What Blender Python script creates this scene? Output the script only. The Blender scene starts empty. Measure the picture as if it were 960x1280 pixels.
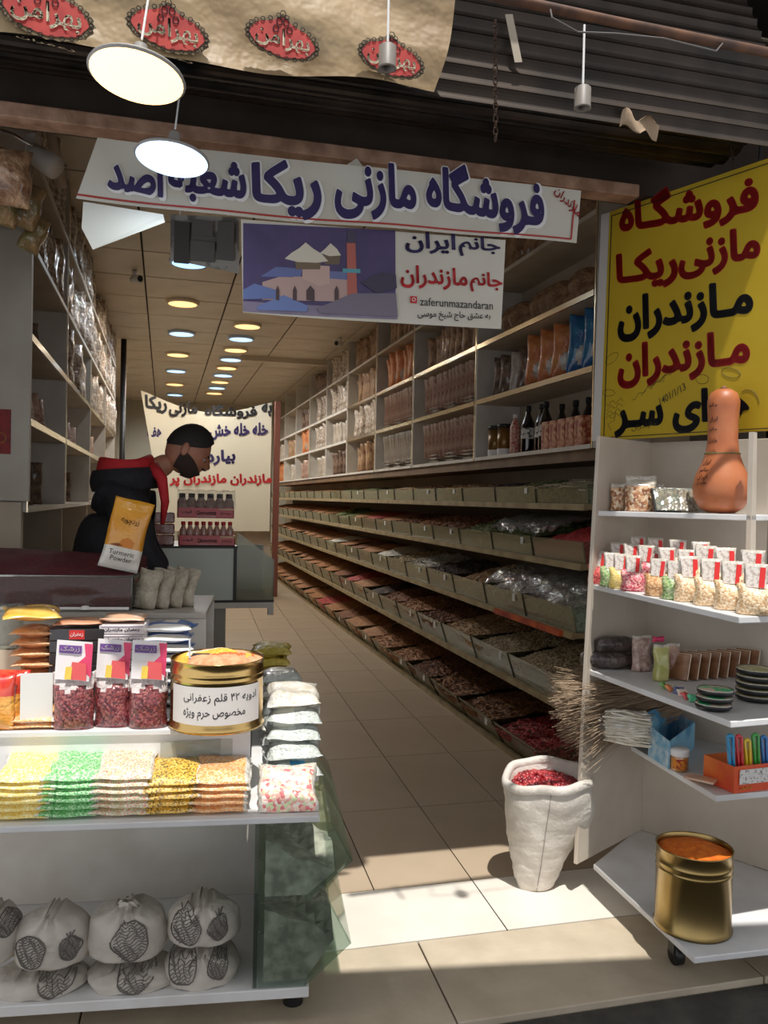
import bpy, math, random
import numpy as np
from mathutils import Matrix, Vector
rnd = random.Random(7)
PI = math.pi
sc = bpy.context.scene
COL = sc.collection

# ------------------------------------------------------------------ camera
F, CX, CY, H = 1040.0, 480.0, 640.0, 1.5
vy = np.array([205.-CX, -(619.-CY), -F]); vy /= np.linalg.norm(vy)
_q = np.array([1205.-CX, -(619+20.9-CY), -F])
up = np.cross(_q, vy); up /= np.linalg.norm(up)
if up[1] < 0: up = -up
R = np.array([np.cross(vy, up), vy, up])
def ray(px, py): return R @ np.array([px-CX, -(py-CY), -F])
def P(px, py, **k):
    """world point seen at a place of the photograph, on the plane x=, y= or z= """
    r = ray(px, py)
    if 'z' in k: t = (k['z']-H)/r[2]
    elif 'x' in k: t = k['x']/r[0]
    elif 'y' in k: t = k['y']/r[1]
    else:
        p0, n = np.array(k['p0']), np.array(k['n'])
        t = np.dot(p0-np.array([0, 0, H]), n)/np.dot(r, n)
    p = r*t; p[2] += H
    return Vector(p)
cam = bpy.data.cameras.new('camera'); cam.sensor_fit = 'HORIZONTAL'; cam.sensor_width = 36
cam.lens = F/960*36; cam.clip_start = .05
cob = bpy.data.objects.new('camera', cam); COL.objects.link(cob)
mw = Matrix([list(R[0])+[0], list(R[1])+[0], list(R[2])+[H], [0, 0, 0, 1]])
cob.matrix_world = mw
sc.camera = cob

# ------------------------------------------------------------------ world, sun, exposure
world = bpy.data.worlds.new('world'); sc.world = world; world.use_nodes = True
bg = world.node_tree.nodes['Background']
bg.inputs[0].default_value = (.93, .95, 1, 1); bg.inputs[1].default_value = 1.15
sun = bpy.data.lights.new('sun', 'SUN'); sun.energy = 4.6; sun.angle = .012; sun.color = (1, .97, .92)
so = bpy.data.objects.new('sun', sun); COL.objects.link(so)
so.rotation_euler = Vector((.02, .355, -1)).to_track_quat('-Z', 'Y').to_euler()
sc.view_settings.view_transform = 'Standard'; sc.view_settings.look = 'None'
sc.view_settings.gamma = 1; sc.view_settings.use_curve_mapping = False
sc.view_settings.exposure = 0.0
LAMP = 44.0      # watts of each ceiling lamp
sc.cycles.max_bounces = 7; sc.cycles.diffuse_bounces = 4; sc.cycles.glossy_bounces = 3
sc.cycles.transparent_max_bounces = 16; sc.cycles.caustics_reflective = False; sc.cycles.caustics_refractive = False
sc.cycles.sample_clamp_indirect = 4

# ------------------------------------------------------------------ materials
MATS = {}
def s2l(c):
    return tuple((v/12.92 if v <= .04045 else ((v+.055)/1.055)**2.4) for v in c)
def rgb(r, g, b): return s2l((r/255, g/255, b/255))
def M(name, c=(200, 200, 200), rough=.5, metal=0, c2=None, ns=8, vor=None, bump=0, bs=40, coat=0, spec=.5, emit=None, es=0, det=4, cr=None, alpha=None):
    """principled material; c2 = second colour of a noise, vor = list of colours of voronoi grains (ns = grains per metre)"""
    if name in MATS: return MATS[name]
    m = bpy.data.materials.new(name); m.use_nodes = True; nt = m.node_tree; N = nt.nodes; L = nt.links
    b = N['Principled BSDF']
    b.inputs['Base Color'].default_value = (*rgb(*c), 1)
    b.inputs['Roughness'].default_value = rough; b.inputs['Metallic'].default_value = metal
    b.inputs['Specular IOR Level'].default_value = spec
    b.inputs['Coat Weight'].default_value = coat; b.inputs['Coat Roughness'].default_value = .08
    if alpha is not None: b.inputs['Alpha'].default_value = alpha
    tc = N.new('ShaderNodeTexCoord')
    if c2:
        nz = N.new('ShaderNodeTexNoise'); nz.inputs['Scale'].default_value = ns; nz.inputs['Detail'].default_value = det
        L.new(tc.outputs['Object'], nz.inputs['Vector'])
        r = N.new('ShaderNodeValToRGB'); r.color_ramp.elements[0].position = .35 if cr is None else cr[0]; r.color_ramp.elements[1].position = .65 if cr is None else cr[1]
        r.color_ramp.elements[0].color = (*rgb(*c), 1); r.color_ramp.elements[1].color = (*rgb(*c2), 1)
        L.new(nz.outputs['Fac'], r.inputs['Fac']); L.new(r.outputs['Color'], b.inputs['Base Color'])
    if vor:
        v = N.new('ShaderNodeTexVoronoi'); v.inputs['Scale'].default_value = ns; L.new(tc.outputs['Object'], v.inputs['Vector'])
        sp = N.new('ShaderNodeSeparateColor'); L.new(v.outputs['Color'], sp.inputs['Color'])
        r = N.new('ShaderNodeValToRGB'); r.color_ramp.interpolation = 'CONSTANT'
        e = r.color_ramp.elements
        e[0].position = 0; e[0].color = (*rgb(*vor[0]), 1); e[1].position = 1/len(vor); e[1].color = (*rgb(*vor[1 % len(vor)]), 1)
        for i in range(2, len(vor)):
            q = e.new(i/len(vor)); q.color = (*rgb(*vor[i]), 1)
        L.new(sp.outputs[0], r.inputs['Fac']); L.new(r.outputs['Color'], b.inputs['Base Color'])
        bp = N.new('ShaderNodeBump'); bp.inputs['Strength'].default_value = .8; bp.inputs['Distance'].default_value = .3/ns; bp.invert = True
        L.new(v.outputs['Distance'], bp.inputs['Height']); L.new(bp.outputs['Normal'], b.inputs['Normal'])
    if bump:
        nz = N.new('ShaderNodeTexNoise'); nz.inputs['Scale'].default_value = bs; nz.inputs['Detail'].default_value = 3
        L.new(tc.outputs['Object'], nz.inputs['Vector'])
        bp2 = N.new('ShaderNodeBump'); bp2.inputs['Strength'].default_value = bump; bp2.inputs['Distance'].default_value = .6/bs
        L.new(nz.outputs['Fac'], bp2.inputs['Height'])
        if vor: L.new(bp2.outputs['Normal'], b.inputs['Coat Normal'])
        else: L.new(bp2.outputs['Normal'], b.inputs['Normal'])
    if emit:
        b.inputs['Emission Color'].default_value = (*rgb(*emit), 1); b.inputs['Emission Strength'].default_value = es
    MATS[name] = m
    return m
def GLASS(name, tint=(225, 240, 228), gl=.12, rough=.03, bump=0, bs=60, dens=0.0, dc=(200, 205, 195)):
    """thin clear sheet: passes light, reflects by angle; dens = milky share"""
    if name in MATS: return MATS[name]
    m = bpy.data.materials.new(name); m.use_nodes = True; nt = m.node_tree; N = nt.nodes; L = nt.links
    N.remove(N['Principled BSDF']); out = N['Material Output']
    t = N.new('ShaderNodeBsdfTransparent'); t.inputs[0].default_value = (*rgb(*tint), 1)
    g = N.new('ShaderNodeBsdfGlossy'); g.inputs['Roughness'].default_value = rough
    lw = N.new('ShaderNodeLayerWeight'); lw.inputs[0].default_value = .5
    mp = N.new('ShaderNodeMapRange'); mp.inputs[3].default_value = gl*.5; mp.inputs[4].default_value = min(1, gl*5)
    pw = N.new('ShaderNodeMath'); pw.operation = 'POWER'; pw.inputs[1].default_value = 3.0
    L.new(lw.outputs['Facing'], pw.inputs[0]); L.new(pw.outputs[0], mp.inputs[0])
    mx = N.new('ShaderNodeMixShader'); L.new(mp.outputs[0], mx.inputs[0]); L.new(t.outputs[0], mx.inputs[1]); L.new(g.outputs[0], mx.inputs[2])
    last = mx
    if dens:
        d = N.new('ShaderNodeBsdfDiffuse'); d.inputs[0].default_value = (*rgb(*dc), 1)
        m2 = N.new('ShaderNodeMixShader'); m2.inputs[0].default_value = dens
        L.new(mx.outputs[0], m2.inputs[1]); L.new(d.outputs[0], m2.inputs[2]); last = m2
    if bump:
        tc = N.new('ShaderNodeTexCoord'); nz = N.new('ShaderNodeTexNoise'); nz.inputs['Scale'].default_value = bs
        L.new(tc.outputs['Object'], nz.inputs['Vector'])
        bp = N.new('ShaderNodeBump'); bp.inputs['Strength'].default_value = bump; bp.inputs['Distance'].default_value = .8/bs
        L.new(nz.outputs['Fac'], bp.inputs['Height']); L.new(bp.outputs['Normal'], g.inputs['Normal']); L.new(bp.outputs['Normal'], lw.inputs['Normal'])
    L.new(last.outputs[0], out.inputs[0])
    MATS[name] = m
    return m
WHITE = M('white_laminate', (214, 208, 198), .45, c2=(198, 190, 178), ns=5)
WHITE2 = M('white_board', (226, 226, 226), .4, c2=(212, 210, 208), ns=6)
CREAM = M('cream_laminate', (196, 184, 164), .5, c2=(182, 168, 148), ns=4)
OLIVE = M('yellowed_wood_rail', (168, 150, 112), .5, c2=(140, 120, 86), ns=9)
EDGE = M('polished_metal_edging', (220, 205, 175), .18, 1)
CHROME = M('chrome', (215, 215, 215), .15, 1)
BLACK = M('black_plastic', (22, 22, 24), .4)
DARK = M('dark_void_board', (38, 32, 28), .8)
GL = GLASS('clear_glass'); GLG = GLASS('greenish_glass', (242, 248, 244), .12, dens=.04, dc=(150, 170, 150))
GLD = GLASS('dusty_glass', (230, 234, 222), .12, .1, dens=.22, dc=(186, 178, 146))
PLAS = GLASS('clear_plastic_film', (238, 238, 238), .2, .12, bump=1.0, bs=45, dens=.10, dc=(230, 230, 230))
PLAST = GLASS('stiff_clear_plastic', (235, 236, 232), .10, .22, bump=.5, bs=25, dens=.14)

# ------------------------------------------------------------------ mesh builder
class MB:
    def __init__(s): s.v = []; s.f = []; s.m = []; s.k = 0
    def add(s, vs, fs, m=None):
        o = len(s.v); s.v += [tuple(p) for p in vs]; s.f += [tuple(i+o for i in f) for f in fs]; s.m += [s.k if m is None else m]*len(fs); return s
    def box(s, x0, y0, z0, x1, y1, z1, m=None):
        vs = [(x, y, z) for z in (z0, z1) for y in (y0, y1) for x in (x0, x1)]
        return s.add(vs, [(0, 2, 3, 1), (4, 5, 7, 6), (0, 1, 5, 4), (2, 6, 7, 3), (0, 4, 6, 2), (1, 3, 7, 5)], m)
    def beam(s, a, b, w, h, upv=(0, 0, 1), m=None):
        a, b = Vector(a), Vector(b); d = (b-a).normalized(); u = Vector(upv); sd = d.cross(u).normalized(); u = sd.cross(d)
        vs = [p+sd*i*w/2+u*j*h/2 for p in (a, b) for j in (-1, 1) for i in (-1, 1)]
        return s.add(vs, [(0, 1, 3, 2), (4, 6, 7, 5), (0, 4, 5, 1), (2, 3, 7, 6), (0, 2, 6, 4), (1, 5, 7, 3)], m)
    def prism(s, poly, z0, z1, m=None):
        n = len(poly); vs = [(p[0], p[1], z0) for p in poly]+[(p[0], p[1], z1) for p in poly]
        return s.add(vs, [tuple(range(n))[::-1], tuple(range(n, 2*n))]+[(i, (i+1) % n, n+(i+1) % n, n+i) for i in range(n)], m)
    def slab(s, pts, n, t, m=None):
        """polygon of 3D points given thickness t along -n"""
        n = Vector(n).normalized(); k = len(pts); pts = [Vector(p) for p in pts]
        vs = pts+[p-n*t for p in pts]
        return s.add(vs, [tuple(range(k)), tuple(range(k, 2*k))[::-1]]+[(i, k+i, k+(i+1) % k, (i+1) % k) for i in range(k)], m)
    def tube(s, pts, r, n=8, m=None, caps=True):
        pts = [Vector(p) for p in pts]; rs = r if isinstance(r, (list, tuple)) else [r]*len(pts); vs = []; fs = []
        for i, p in enumerate(pts):
            d = (pts[min(i+1, len(pts)-1)]-pts[max(i-1, 0)]).normalized()
            a = d.cross(Vector((0, 0, 1)) if abs(d.z) < .9 else Vector((1, 0, 0))).normalized(); b = d.cross(a)
            vs += [p+(a*math.cos(2*PI*j/n)+b*math.sin(2*PI*j/n))*rs[i] for j in range(n)]
        for i in range(len(pts)-1):
            fs += [(i*n+j, i*n+(j+1) % n, (i+1)*n+(j+1) % n, (i+1)*n+j) for j in range(n)]
        if caps: fs += [tuple(range(n))[::-1], tuple(range((len(pts)-1)*n, len(pts)*n))]
        return s.add(vs, fs, m)
    def lathe(s, prof, n=24, c=(0, 0, 0), m=None, mats=None, cap=True):
        vs = []; fs = []; ms = []
        for r, z in prof: vs += [(c[0]+r*math.cos(2*PI*j/n), c[1]+r*math.sin(2*PI*j/n), c[2]+z) for j in range(n)]
        for i in range(len(prof)-1):
            for j in range(n): fs.append((i*n+j, i*n+(j+1) % n, (i+1)*n+(j+1) % n, (i+1)*n+j)); ms.append(mats[i] if mats else (s.k if m is None else m))
        if cap: fs += [tuple(range(n))[::-1], tuple(range((len(prof)-1)*n, len(prof)*n))]; ms += [ms[0], ms[-1]]
        o = len(s.v); s.v += vs; s.f += [tuple(i+o for i in f) for f in fs]; s.m += ms; return s
    def grid(s, fn, nu, nv, m=None, mfn=None):
        vs = [fn(i/nu, j/nv) for j in range(nv+1) for i in range(nu+1)]
        o = len(s.v); s.v += [tuple(p) for p in vs]
        for j in range(nv):
            for i in range(nu):
                a = o+j*(nu+1)+i; s.f.append((a, a+1, a+nu+2, a+nu+1)); s.m.append(mfn((i+.5)/nu, (j+.5)/nv) if mfn else (s.k if m is None else m))
        return s
    def ell(s, c, r, n=10, k=7, rot=None, m=None):
        vs = []; fs = []
        for i in range(k+1):
            t = PI*i/k
            for j in range(n):
                a = 2*PI*j/n; p = Vector((r[0]*math.sin(t)*math.cos(a), r[1]*math.sin(t)*math.sin(a), r[2]*math.cos(t)))
                if rot: p = rot @ p
                vs.append(p+Vector(c))
        for i in range(k): fs += [(i*n+j, (i+1)*n+j, (i+1)*n+(j+1) % n, i*n+(j+1) % n) for j in range(n)]
        return s.add(vs, fs, m)
    def build(s, name, mats, parent=None, smooth=False, bevel=0, **kw):
        me = bpy.data.meshes.new(name); me.from_pydata(s.v, [], s.f)
        if not isinstance(mats, (list, tuple)): mats = [mats]
        for mt in mats: me.materials.append(mt)
        me.polygons.foreach_set('material_index', s.m)
        if smooth: me.polygons.foreach_set('use_smooth', [True]*len(s.f))
        me.validate(); me.update()
        return link(name, me, parent, bevel, smooth, **kw)
def link(name, me, parent=None, bevel=0, smooth=False, **kw):
    o = bpy.data.objects.new(name, me); COL.objects.link(o); o.parent = parent
    if bevel:
        b = o.modifiers.new('bevel', 'BEVEL'); b.width = bevel; b.segments = 2; b.limit_method = 'ANGLE'; b.angle_limit = .9
    if kw: tag(o, **kw)
    return o
def tag(o, label=None, cat=None, group=None, kind=None):
    if label: o['label'] = label
    if cat: o['category'] = cat
    if group: o['group'] = group
    if kind: o['kind'] = kind
    return o
def thing(name, label, cat, loc=(0, 0, 0), rz=0, group=None):
    o = bpy.data.objects.new(name, None); COL.objects.link(o); o.location = loc; o.rotation_euler = (0, 0, rz); o.empty_display_size = .05
    return tag(o, label, cat, group)
KIDS = {}
def dup(root, loc, rot, label, group=None, scale=None):
    c = root.copy(); COL.objects.link(c); c.location = loc; c.rotation_euler = rot; c['label'] = label
    if scale: c.scale = (scale,)*3 if isinstance(scale, (int, float)) else scale
    if group: c['group'] = group
    for ch in root.children:
        d = ch.copy(); COL.objects.link(d); d.parent = c
        for g in ch.children:
            e = g.copy(); COL.objects.link(e); e.parent = d
    return c
ORD = ['first', 'second', 'third', 'fourth', 'fifth', 'sixth', 'seventh', 'eighth', 'ninth', 'tenth', 'eleventh', 'twelfth', 'thirteenth', 'fourteenth', 'fifteenth', 'sixteenth']

# ------------------------------------------------------------------ Persian lettering
_F = {'ا': 'FE8D', 'آ': 'FE81', 'د': 'FEA9', 'ذ': 'FEAB', 'ر': 'FEAD', 'ز': 'FEAF', 'ژ': 'FB8A', 'و': 'FEED'}          # 2 forms
_G = {'ب': 'FE8F', 'پ': 'FB56', 'ت': 'FE95', 'ث': 'FE99', 'ج': 'FE9D', 'چ': 'FB7A', 'ح': 'FEA1', 'خ': 'FEA5', 'س': 'FEB1', 'ش': 'FEB5', 'ص': 'FEB9',
      'ط': 'FEC1', 'ظ': 'FEC5', 'ع': 'FEC9', 'غ': 'FECD', 'ف': 'FED1', 'ق': 'FED5', 'ک': 'FB8E', 'گ': 'FB92', 'ل': 'FEDD', 'م': 'FEE1', 'ن': 'FEE5', 'ه': 'FEE9', 'ی': 'FBFC'}
def shape(t):
    out = []; n = len(t)
    for i, c in enumerate(t):
        pj = i > 0 and (t[i-1] in _G or t[i-1] == 'ـ')
        nj = i < n-1 and (t[i+1] in _G or t[i+1] in _F or t[i+1] == 'ـ')
        if c in _F: out.append(chr(int(_F[c], 16)+(1 if pj else 0)))
        elif c in _G: out.append(chr(int(_G[c], 16)+(3 if pj and nj else 2 if nj else 1 if pj else 0)))
        else: out.append(c)
    if all(ord(c) < 0x600 for c in t): return ''.join(out)
    s = ''.join(out)[::-1]
    # keep runs of digits in reading order
    r = ''; buf = ''
    for c in s:
        if c in '۰۱۲۳۴۵۶۷۸۹/0123456789': buf = c+buf
        else: r += buf+c; buf = ''
    return r+buf
TXT = {}
def text_geo(s, off=0.0, res=2):
    k = (s, off)
    if k in TXT: return TXT[k]
    bs_ = .015 if off >= .015 else .004; off_ = max(0, off-bs_); off = bs_
    c = bpy.data.curves.new('lettering', 'FONT'); c.body = shape(s); c.size = 1; c.offset = off; c.resolution_u = res
    o = bpy.data.objects.new('lettering', c); COL.objects.link(o)
    dg = bpy.context.evaluated_depsgraph_get(); dg.update()
    me = bpy.data.meshes.new_from_object(o.evaluated_get(dg))
    vs = np.array([v.co[:2] for v in me.vertices]); fs = [tuple(p.vertices) for p in me.polygons]
    bpy.data.objects.remove(o); bpy.data.curves.remove(c); bpy.data.meshes.remove(me)
    if off_:
        v0, f0, n0 = vs, list(fs), len(vs)
        for q in range(10):
            a_ = 2*PI*q/10; vs = np.vstack([vs, v0+np.array([math.cos(a_), math.sin(a_)])*off_]); fs += [tuple(i+n0*(q+1) for i in f) for f in f0]
    lo, hi = vs.min(0), vs.max(0); vs = (vs-lo)/(hi-lo)
    TXT[k] = (vs, fs, (hi[0]-lo[0])/(hi[1]-lo[1])); return TXT[k]
def text(name, s, fn, mat, parent, off=.02, box=(0, 0, 1, 1), slant=0, **kw):
    """lettering laid on a surface: fn(u,v) gives the point of the surface"""
    vs, fs, _ = text_geo(s, off)
    mb = MB(); mb.add([fn(box[0]+(box[2]-box[0])*(u+slant*(v-.5)), box[1]+(box[3]-box[1])*v) for u, v in vs], fs)
    return mb.build(name, mat, parent, **kw)
def quad(a, b, c, d, lift=(0, 0, 0)):
    a, b, c, d = map(Vector, (a, b, c, d)); l = Vector(lift)
    return lambda u, v: (a*(1-u)*(1-v)+b*u*(1-v)+c*u*v+d*(1-u)*v)+l
INK = M('black_ink', (20, 17, 22), .5); INKB = M('dark_blue_ink', (46, 34, 84), .45); INKR = M('red_ink', (186, 30, 34), .45)
INKW = M('white_ink', (230, 228, 225), .5); INKG = M('grey_ink', (86, 80, 76), .6)

# ================================================================== SETTING
def struct(mb, name, mat, **k):
    return mb.build(name, mat, kind='structure', **k)
TILE = M('floor_tile_stone', (184, 165, 142), .33, c2=(172, 153, 130), ns=2.2, spec=.4)
SLAB = M('threshold_stone', (226, 219, 208), .5, c2=(214, 206, 194), ns=3)
STEP = M('step_stone', (196, 182, 160), .6, c2=(180, 166, 144), ns=6, bump=.1)
GROUT = M('grout', (84, 66, 48), .9)
ASPH = M('street_asphalt', (78, 74, 68), .9, c2=(56, 52, 48), ns=9, bump=.5, bs=60)
BEIGE = M('beige_wall', (176, 158, 134), .8, c2=(160, 142, 118), ns=2)
CEILM = M('ceiling_panel_pvc', (204, 192, 172), .42, c2=(190, 177, 155), ns=3)
struct(MB().box(-1.6, -6, -.4, 4.0, 2.226, -.02), 'floor_street', ASPH)
fl = struct(MB().box(-1.2, 2.24, -.2, 3.2, 18.2, -.012), 'floor', GROUT)
def jx(x, y): return x+.04*(y-2.685)
g = .0025
me_cache = {}
for j in range(19):
    y0 = 3.07+.8*j
    for i in range(-5, 5):
        x0 = 1.19+.4*i
        q = [(jx(x0+g, y0), y0+g), (jx(x0+.4-g, y0), y0+g), (jx(x0+.4-g, y0+.8), y0+.8-g), (jx(x0+g, y0+.8), y0+.8-g)]
        if q[0][0] > 2.5 or q[1][0] < -.95: continue
        # rows differ only by a shift: share one mesh
        if 'tile' not in me_cache:
            me_cache['tile'] = MB().prism([(p[0]-q[0][0], p[1]-q[0][1]) for p in q], -.012, 0).build('floor_tile', TILE, fl).data
            t0 = bpy.data.objects['floor_tile']; t0.location = (q[0][0], q[0][1], 0)
        else:
            link('floor_tile', me_cache['tile'], fl).location = (q[0][0], q[0][1], 0)
for a, b in ((-1.0, 0.0), (0.0, 1.19), (1.19, 2.4)):
    MB().prism([(jx(a+g, 2.685), 2.685), (jx(b-g, 2.685), 2.685), (jx(b-g, 3.07), 3.068), (jx(a+g, 3.07), 3.068)], -.012, 0).build('threshold_slab', SLAB, fl)
for a, b in ((-1.2, -.2), (-.2, .86), (.86, 1.9), (1.9, 3.0)):
    MB().prism([(jx(a+g, 2.23), 2.232), (jx(b-g, 2.23), 2.232), (jx(b-g, 2.68), 2.681), (jx(a+g, 2.68), 2.681)], -.03, 0).build('step_slab', STEP, fl, bevel=.004)
struct(MB().box(2.56, 3.1, -.1, 2.7, 18.2, 3.6), 'wall_right', BEIGE)
struct(MB().box(-1.1, 2.95, -.1, -.96, 18.2, 3.6), 'wall_left', BEIGE)
struct(MB().box(-1.1, 18.0, -.1, 2.7, 18.15, 3.6), 'wall_back', M('back_wall_paint', (176, 172, 156), .7))
ce = struct(MB().box(-1.0, 2.9, 3.475, 2.7, 18.1, 3.6), 'ceiling', DARK)
for j in range(19):
    for i, (xa, xb) in enumerate(((-.96, -.2), (-.2, .58), (.58, 1.36), (1.36, 2.14), (2.14, 2.56))):
        key = 'cp%d' % i
        if key not in me_cache:
            o = MB().box(.007, .007, 0, xb-xa-.007, .789, .02).build('ceiling_panel', CEILM, ce, bevel=.004); me_cache[key] = o.data
        else:
            o = link('ceiling_panel', me_cache[key], ce, bevel=.004)
        o.location = (xa, 3.0+.8*j-.02, 3.452)
struct(MB().box(2.215, 4.0, 1.735, 2.56, 17.2, 1.797), 'trim_3', M('brown_fascia', (124, 96, 68), .6, c2=(98, 74, 52), ns=6))
struct(MB().box(1.0, 11.6, 3.38, 2.56, 11.72, 3.452), 'trim_2', CEILM)
# header beam and what stands over the opening
PINK = M('worn_pink_paint', (176, 140, 116), .7, c2=(134, 100, 78), ns=14, bump=.3, bs=50)
struct(MB().box(-1.1, 2.90, 2.70, 1.77, 2.99, 2.748), 'trim_1', PINK, bevel=.004)
struct(MB().box(-1.3, 3.0, 2.75, 3.2, 3.12, 3.7), 'wall_front', M('dark_plaster', (70, 58, 48), .9, c2=(52, 42, 34), ns=5))  # dark brown mottled plaster above the beam
PIL = M('grey_concrete_pillar', (104, 94, 84), .9, c2=(78, 70, 62), ns=7, bump=.3)
struct(MB().box(2.37, 3.13, -.12, 2.9, 3.4, 3.4), 'wall_front_right', PIL)

# ------------------------------------------------------------------ rolled shutter above the opening
STEEL = M('dusty_corrugated_steel', (58, 47, 38), .5, .5, c2=(36, 30, 25), ns=6)
STEELD = M('dark_roll_steel', (50, 44, 40), .3, .8, c2=(26, 24, 22), ns=7)
sh = thing('roller_shutter', 'rolled dark corrugated steel shutter hanging above the shop opening', 'shutter')
def slat(y0, z0, y1, z1, mat, bulge=.012, x0=-1.3, x1=1.98):
    d = Vector((0, y1-y0, z1-z0)); n = Vector((0, d.z, -d.y)).normalized()
    if n.z > 0: n = -n
    prof = []
    for i in range(7):
        t = i/6; b = math.sin(PI*t)*bulge
        prof.append((y0+d.y*t+n.y*b, z0+d.z*t+n.z*b))
    mb = MB(); back = [(p[0]-n.y*.003, p[1]-n.z*.003) for p in prof]
    pr = prof+back[::-1]
    vs = [(x, p[0], p[1]) for x in (x0, x1) for p in pr]; k = len(pr)
    fs = [(i, (i+1) % k, k+(i+1) % k, k+i) for i in range(k)]+[tuple(range(k))[::-1], tuple(range(k, 2*k))]
    mb.add(vs, fs); mb.build('slat', mat, sh, smooth=False)
# front fall of slats, and the roll above the beam in a darker, smoother steel
for i in range(13):
    z = 2.615+i*.055
    slat(2.4+.012*i*i*.12, z+.1, 2.4+.012*(i+1)**2*.12, z+.152, STEEL)
ang0 = 200
for i in range(8):
    a0 = math.radians(ang0+i*17); a1 = math.radians(ang0+(i+1)*17-.6)
    cy_, cz_, r_ = 2.68, 3.0, .21
    slat(cy_+r_*math.cos(a0)*1.25, cz_+r_*math.sin(a0), cy_+r_*math.cos(a1)*1.25, cz_+r_*math.sin(a1), STEELD, .014, x1=2.0)
tag(MB().box(-1.3, 2.2, 3.46, 3.2, 2.99, 3.50).build('canopy_board', DARK), 'dark board closing the space above the rolled shutter', 'board')
RUST = M('rusty_pipe', (112, 76, 54), .7, .3, c2=(70, 50, 40), ns=12)
pa, pb = P(540, -22, y=2.05), P(975, 68, y=2.1)
tag(MB().tube([pa, pa.lerp(pb, .5)+Vector((0, 0, -.004)), pb+(pb-pa)*.3], .014, 10).build('pipe', RUST, smooth=True), 'rusty pipe running in front of the shutter at upper right', 'pipe')
CHN = M('rusty_chain', (64, 46, 34), .6, .6)
def chain(px, py0, py1, y, label):
    a, b = P(px, py0, y=y), P(px+.5, py1, y=y); n = int((a-b).length/.016); mb = MB()
    for i in range(n):
        c = a.lerp(b, i/n); w = .006; h = .011; ax = Vector((1, 0, 0)) if i % 2 else Vector((0, 1, 0))
        mb.tube([c+ax*w*math.cos(t)+Vector((0, 0, h*math.sin(t))) for t in [2*PI*k/8 for k in range(9)]], .0022, 4, caps=False)
    tag(mb.build('hanging_chain', CHN), label, 'chain')
chain(619, 30, 180, 2.1, 'rusty chain dangling in front of the shutter, right of the stained plastic sheet')
chain(915, 165, 215, 2.6, 'short rusty chain beside the concrete pillar above the yellow sign')
# stained plastic sheet with red emblems
PX = M('stained_translucent_sheet', (166, 142, 106), .5, c2=(136, 110, 76), ns=5, coat=.2, bump=.3, bs=9, cr=(.4, .75))
ys = 2.3
def sheet(u, v):
    a, b = P(-60, 40, y=ys), P(545, 113, y=ys); p = a.lerp(b, u)
    x = p.x+.0*v; z = p.z+v*.40+(.01*math.sin(u*9) if v < .1 else 0)
    if u > .985: x += .05*math.sin(v*2.5)
    return Vector((x, ys-.012*math.sin(u*17+v*4)-.008*math.sin(v*11+u*5), z))
pst = thing('printed_plastic_sheet', 'yellowed plastic sheet with red saffron emblems hung over the shutter', 'sheet')
MB().grid(sheet, 60, 14).build('sheet', PX, pst, smooth=True)
EMR = M('emblem_red', (184, 62, 52), .5, c2=(160, 44, 40), ns=20); EMO = M('emblem_ochre', (110, 92, 62), .6)
def emblem(px, py, w, sx=1):
    c = P(px, py, y=ys-.03); pw = w/F*ys*1.05
    root = MB()
    def outline(r, k, amp, n=48): return [(r*math.cos(t)*(1+amp*math.cos(k*t)), .52*r*math.sin(t)*(1+amp*math.cos(k*t))+(.16*r*math.exp(-((t-PI/2)*4)**2))) for t in [2*PI*i/n for i in range(n)]]
    def put(pts, dy): return [c+Vector((x-.0, dy, z-x*.12)) for x, z in pts]
    mb = MB(); pts = outline(pw/2, 20, .04); q = put(pts, 0); mb.add([c+Vector((0, 0, 0))]+q, [(0, i+1, (i+1) % len(q)+1) for i in range(len(q))])
    e = mb.build('emblem', EMO, pst)
    mb = MB(); q = put(outline(pw/2*.86, 8, .03), -.002); mb.add([c+Vector((0, -.002, 0))]+q, [(0, i+1, (i+1) % len(q)+1) for i in range(len(q))])
    mb.build('emblem_field', EMR, e)
    # scroll crown and border curls
    mb = MB()
    for i in range(26):
        t = 2*PI*i/26; r = pw/2*.93; pc = c+Vector((r*math.cos(t), -.004, .52*r*math.sin(t)-r*math.cos(t)*.12+.16*r*math.exp(-((t-PI/2)*4)**2)))
        mb.tube([pc+Vector((.006*math.cos(s), 0, .006*math.sin(s))) for s in [k*PI/3 for k in range(7)]], .0012, 4, caps=False)
    for i in range(5):
        pc = c+Vector(((i-2)*pw*.045, -.004, pw*.33-abs(i-2)*.01*pw/.1))
        mb.tube([pc+Vector((.008*math.cos(s), 0, .010*math.sin(s))) for s in [k*PI/3 for k in range(7)]], .0014, 4, caps=False)
    mb.build('scroll_border', INK, e)
    fn = quad(*[c+Vector((x*pw, -.005, z*pw-x*pw*.12)) for x, z in ((-.36, -.15), (.36, -.15), (.36, .14), (-.36, .14))])
    text('emblem_lettering', 'بهرامن', fn, M('emblem_cream', (236, 222, 190), .5), e, .02)
    fn = quad(*[c+Vector((x*pw, -.005, z*pw-x*pw*.12)) for x, z in ((-.3, -.34), (.3, -.34), (.3, -.31), (-.3, -.31))])
    text('caption', 'زعفران', fn, EMO, e, 0)
for px, py, w in ((58, 18, 100), (210, 38, 92), (353, 50, 88), (489, 74, 84)): emblem(px, py, w)
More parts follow.
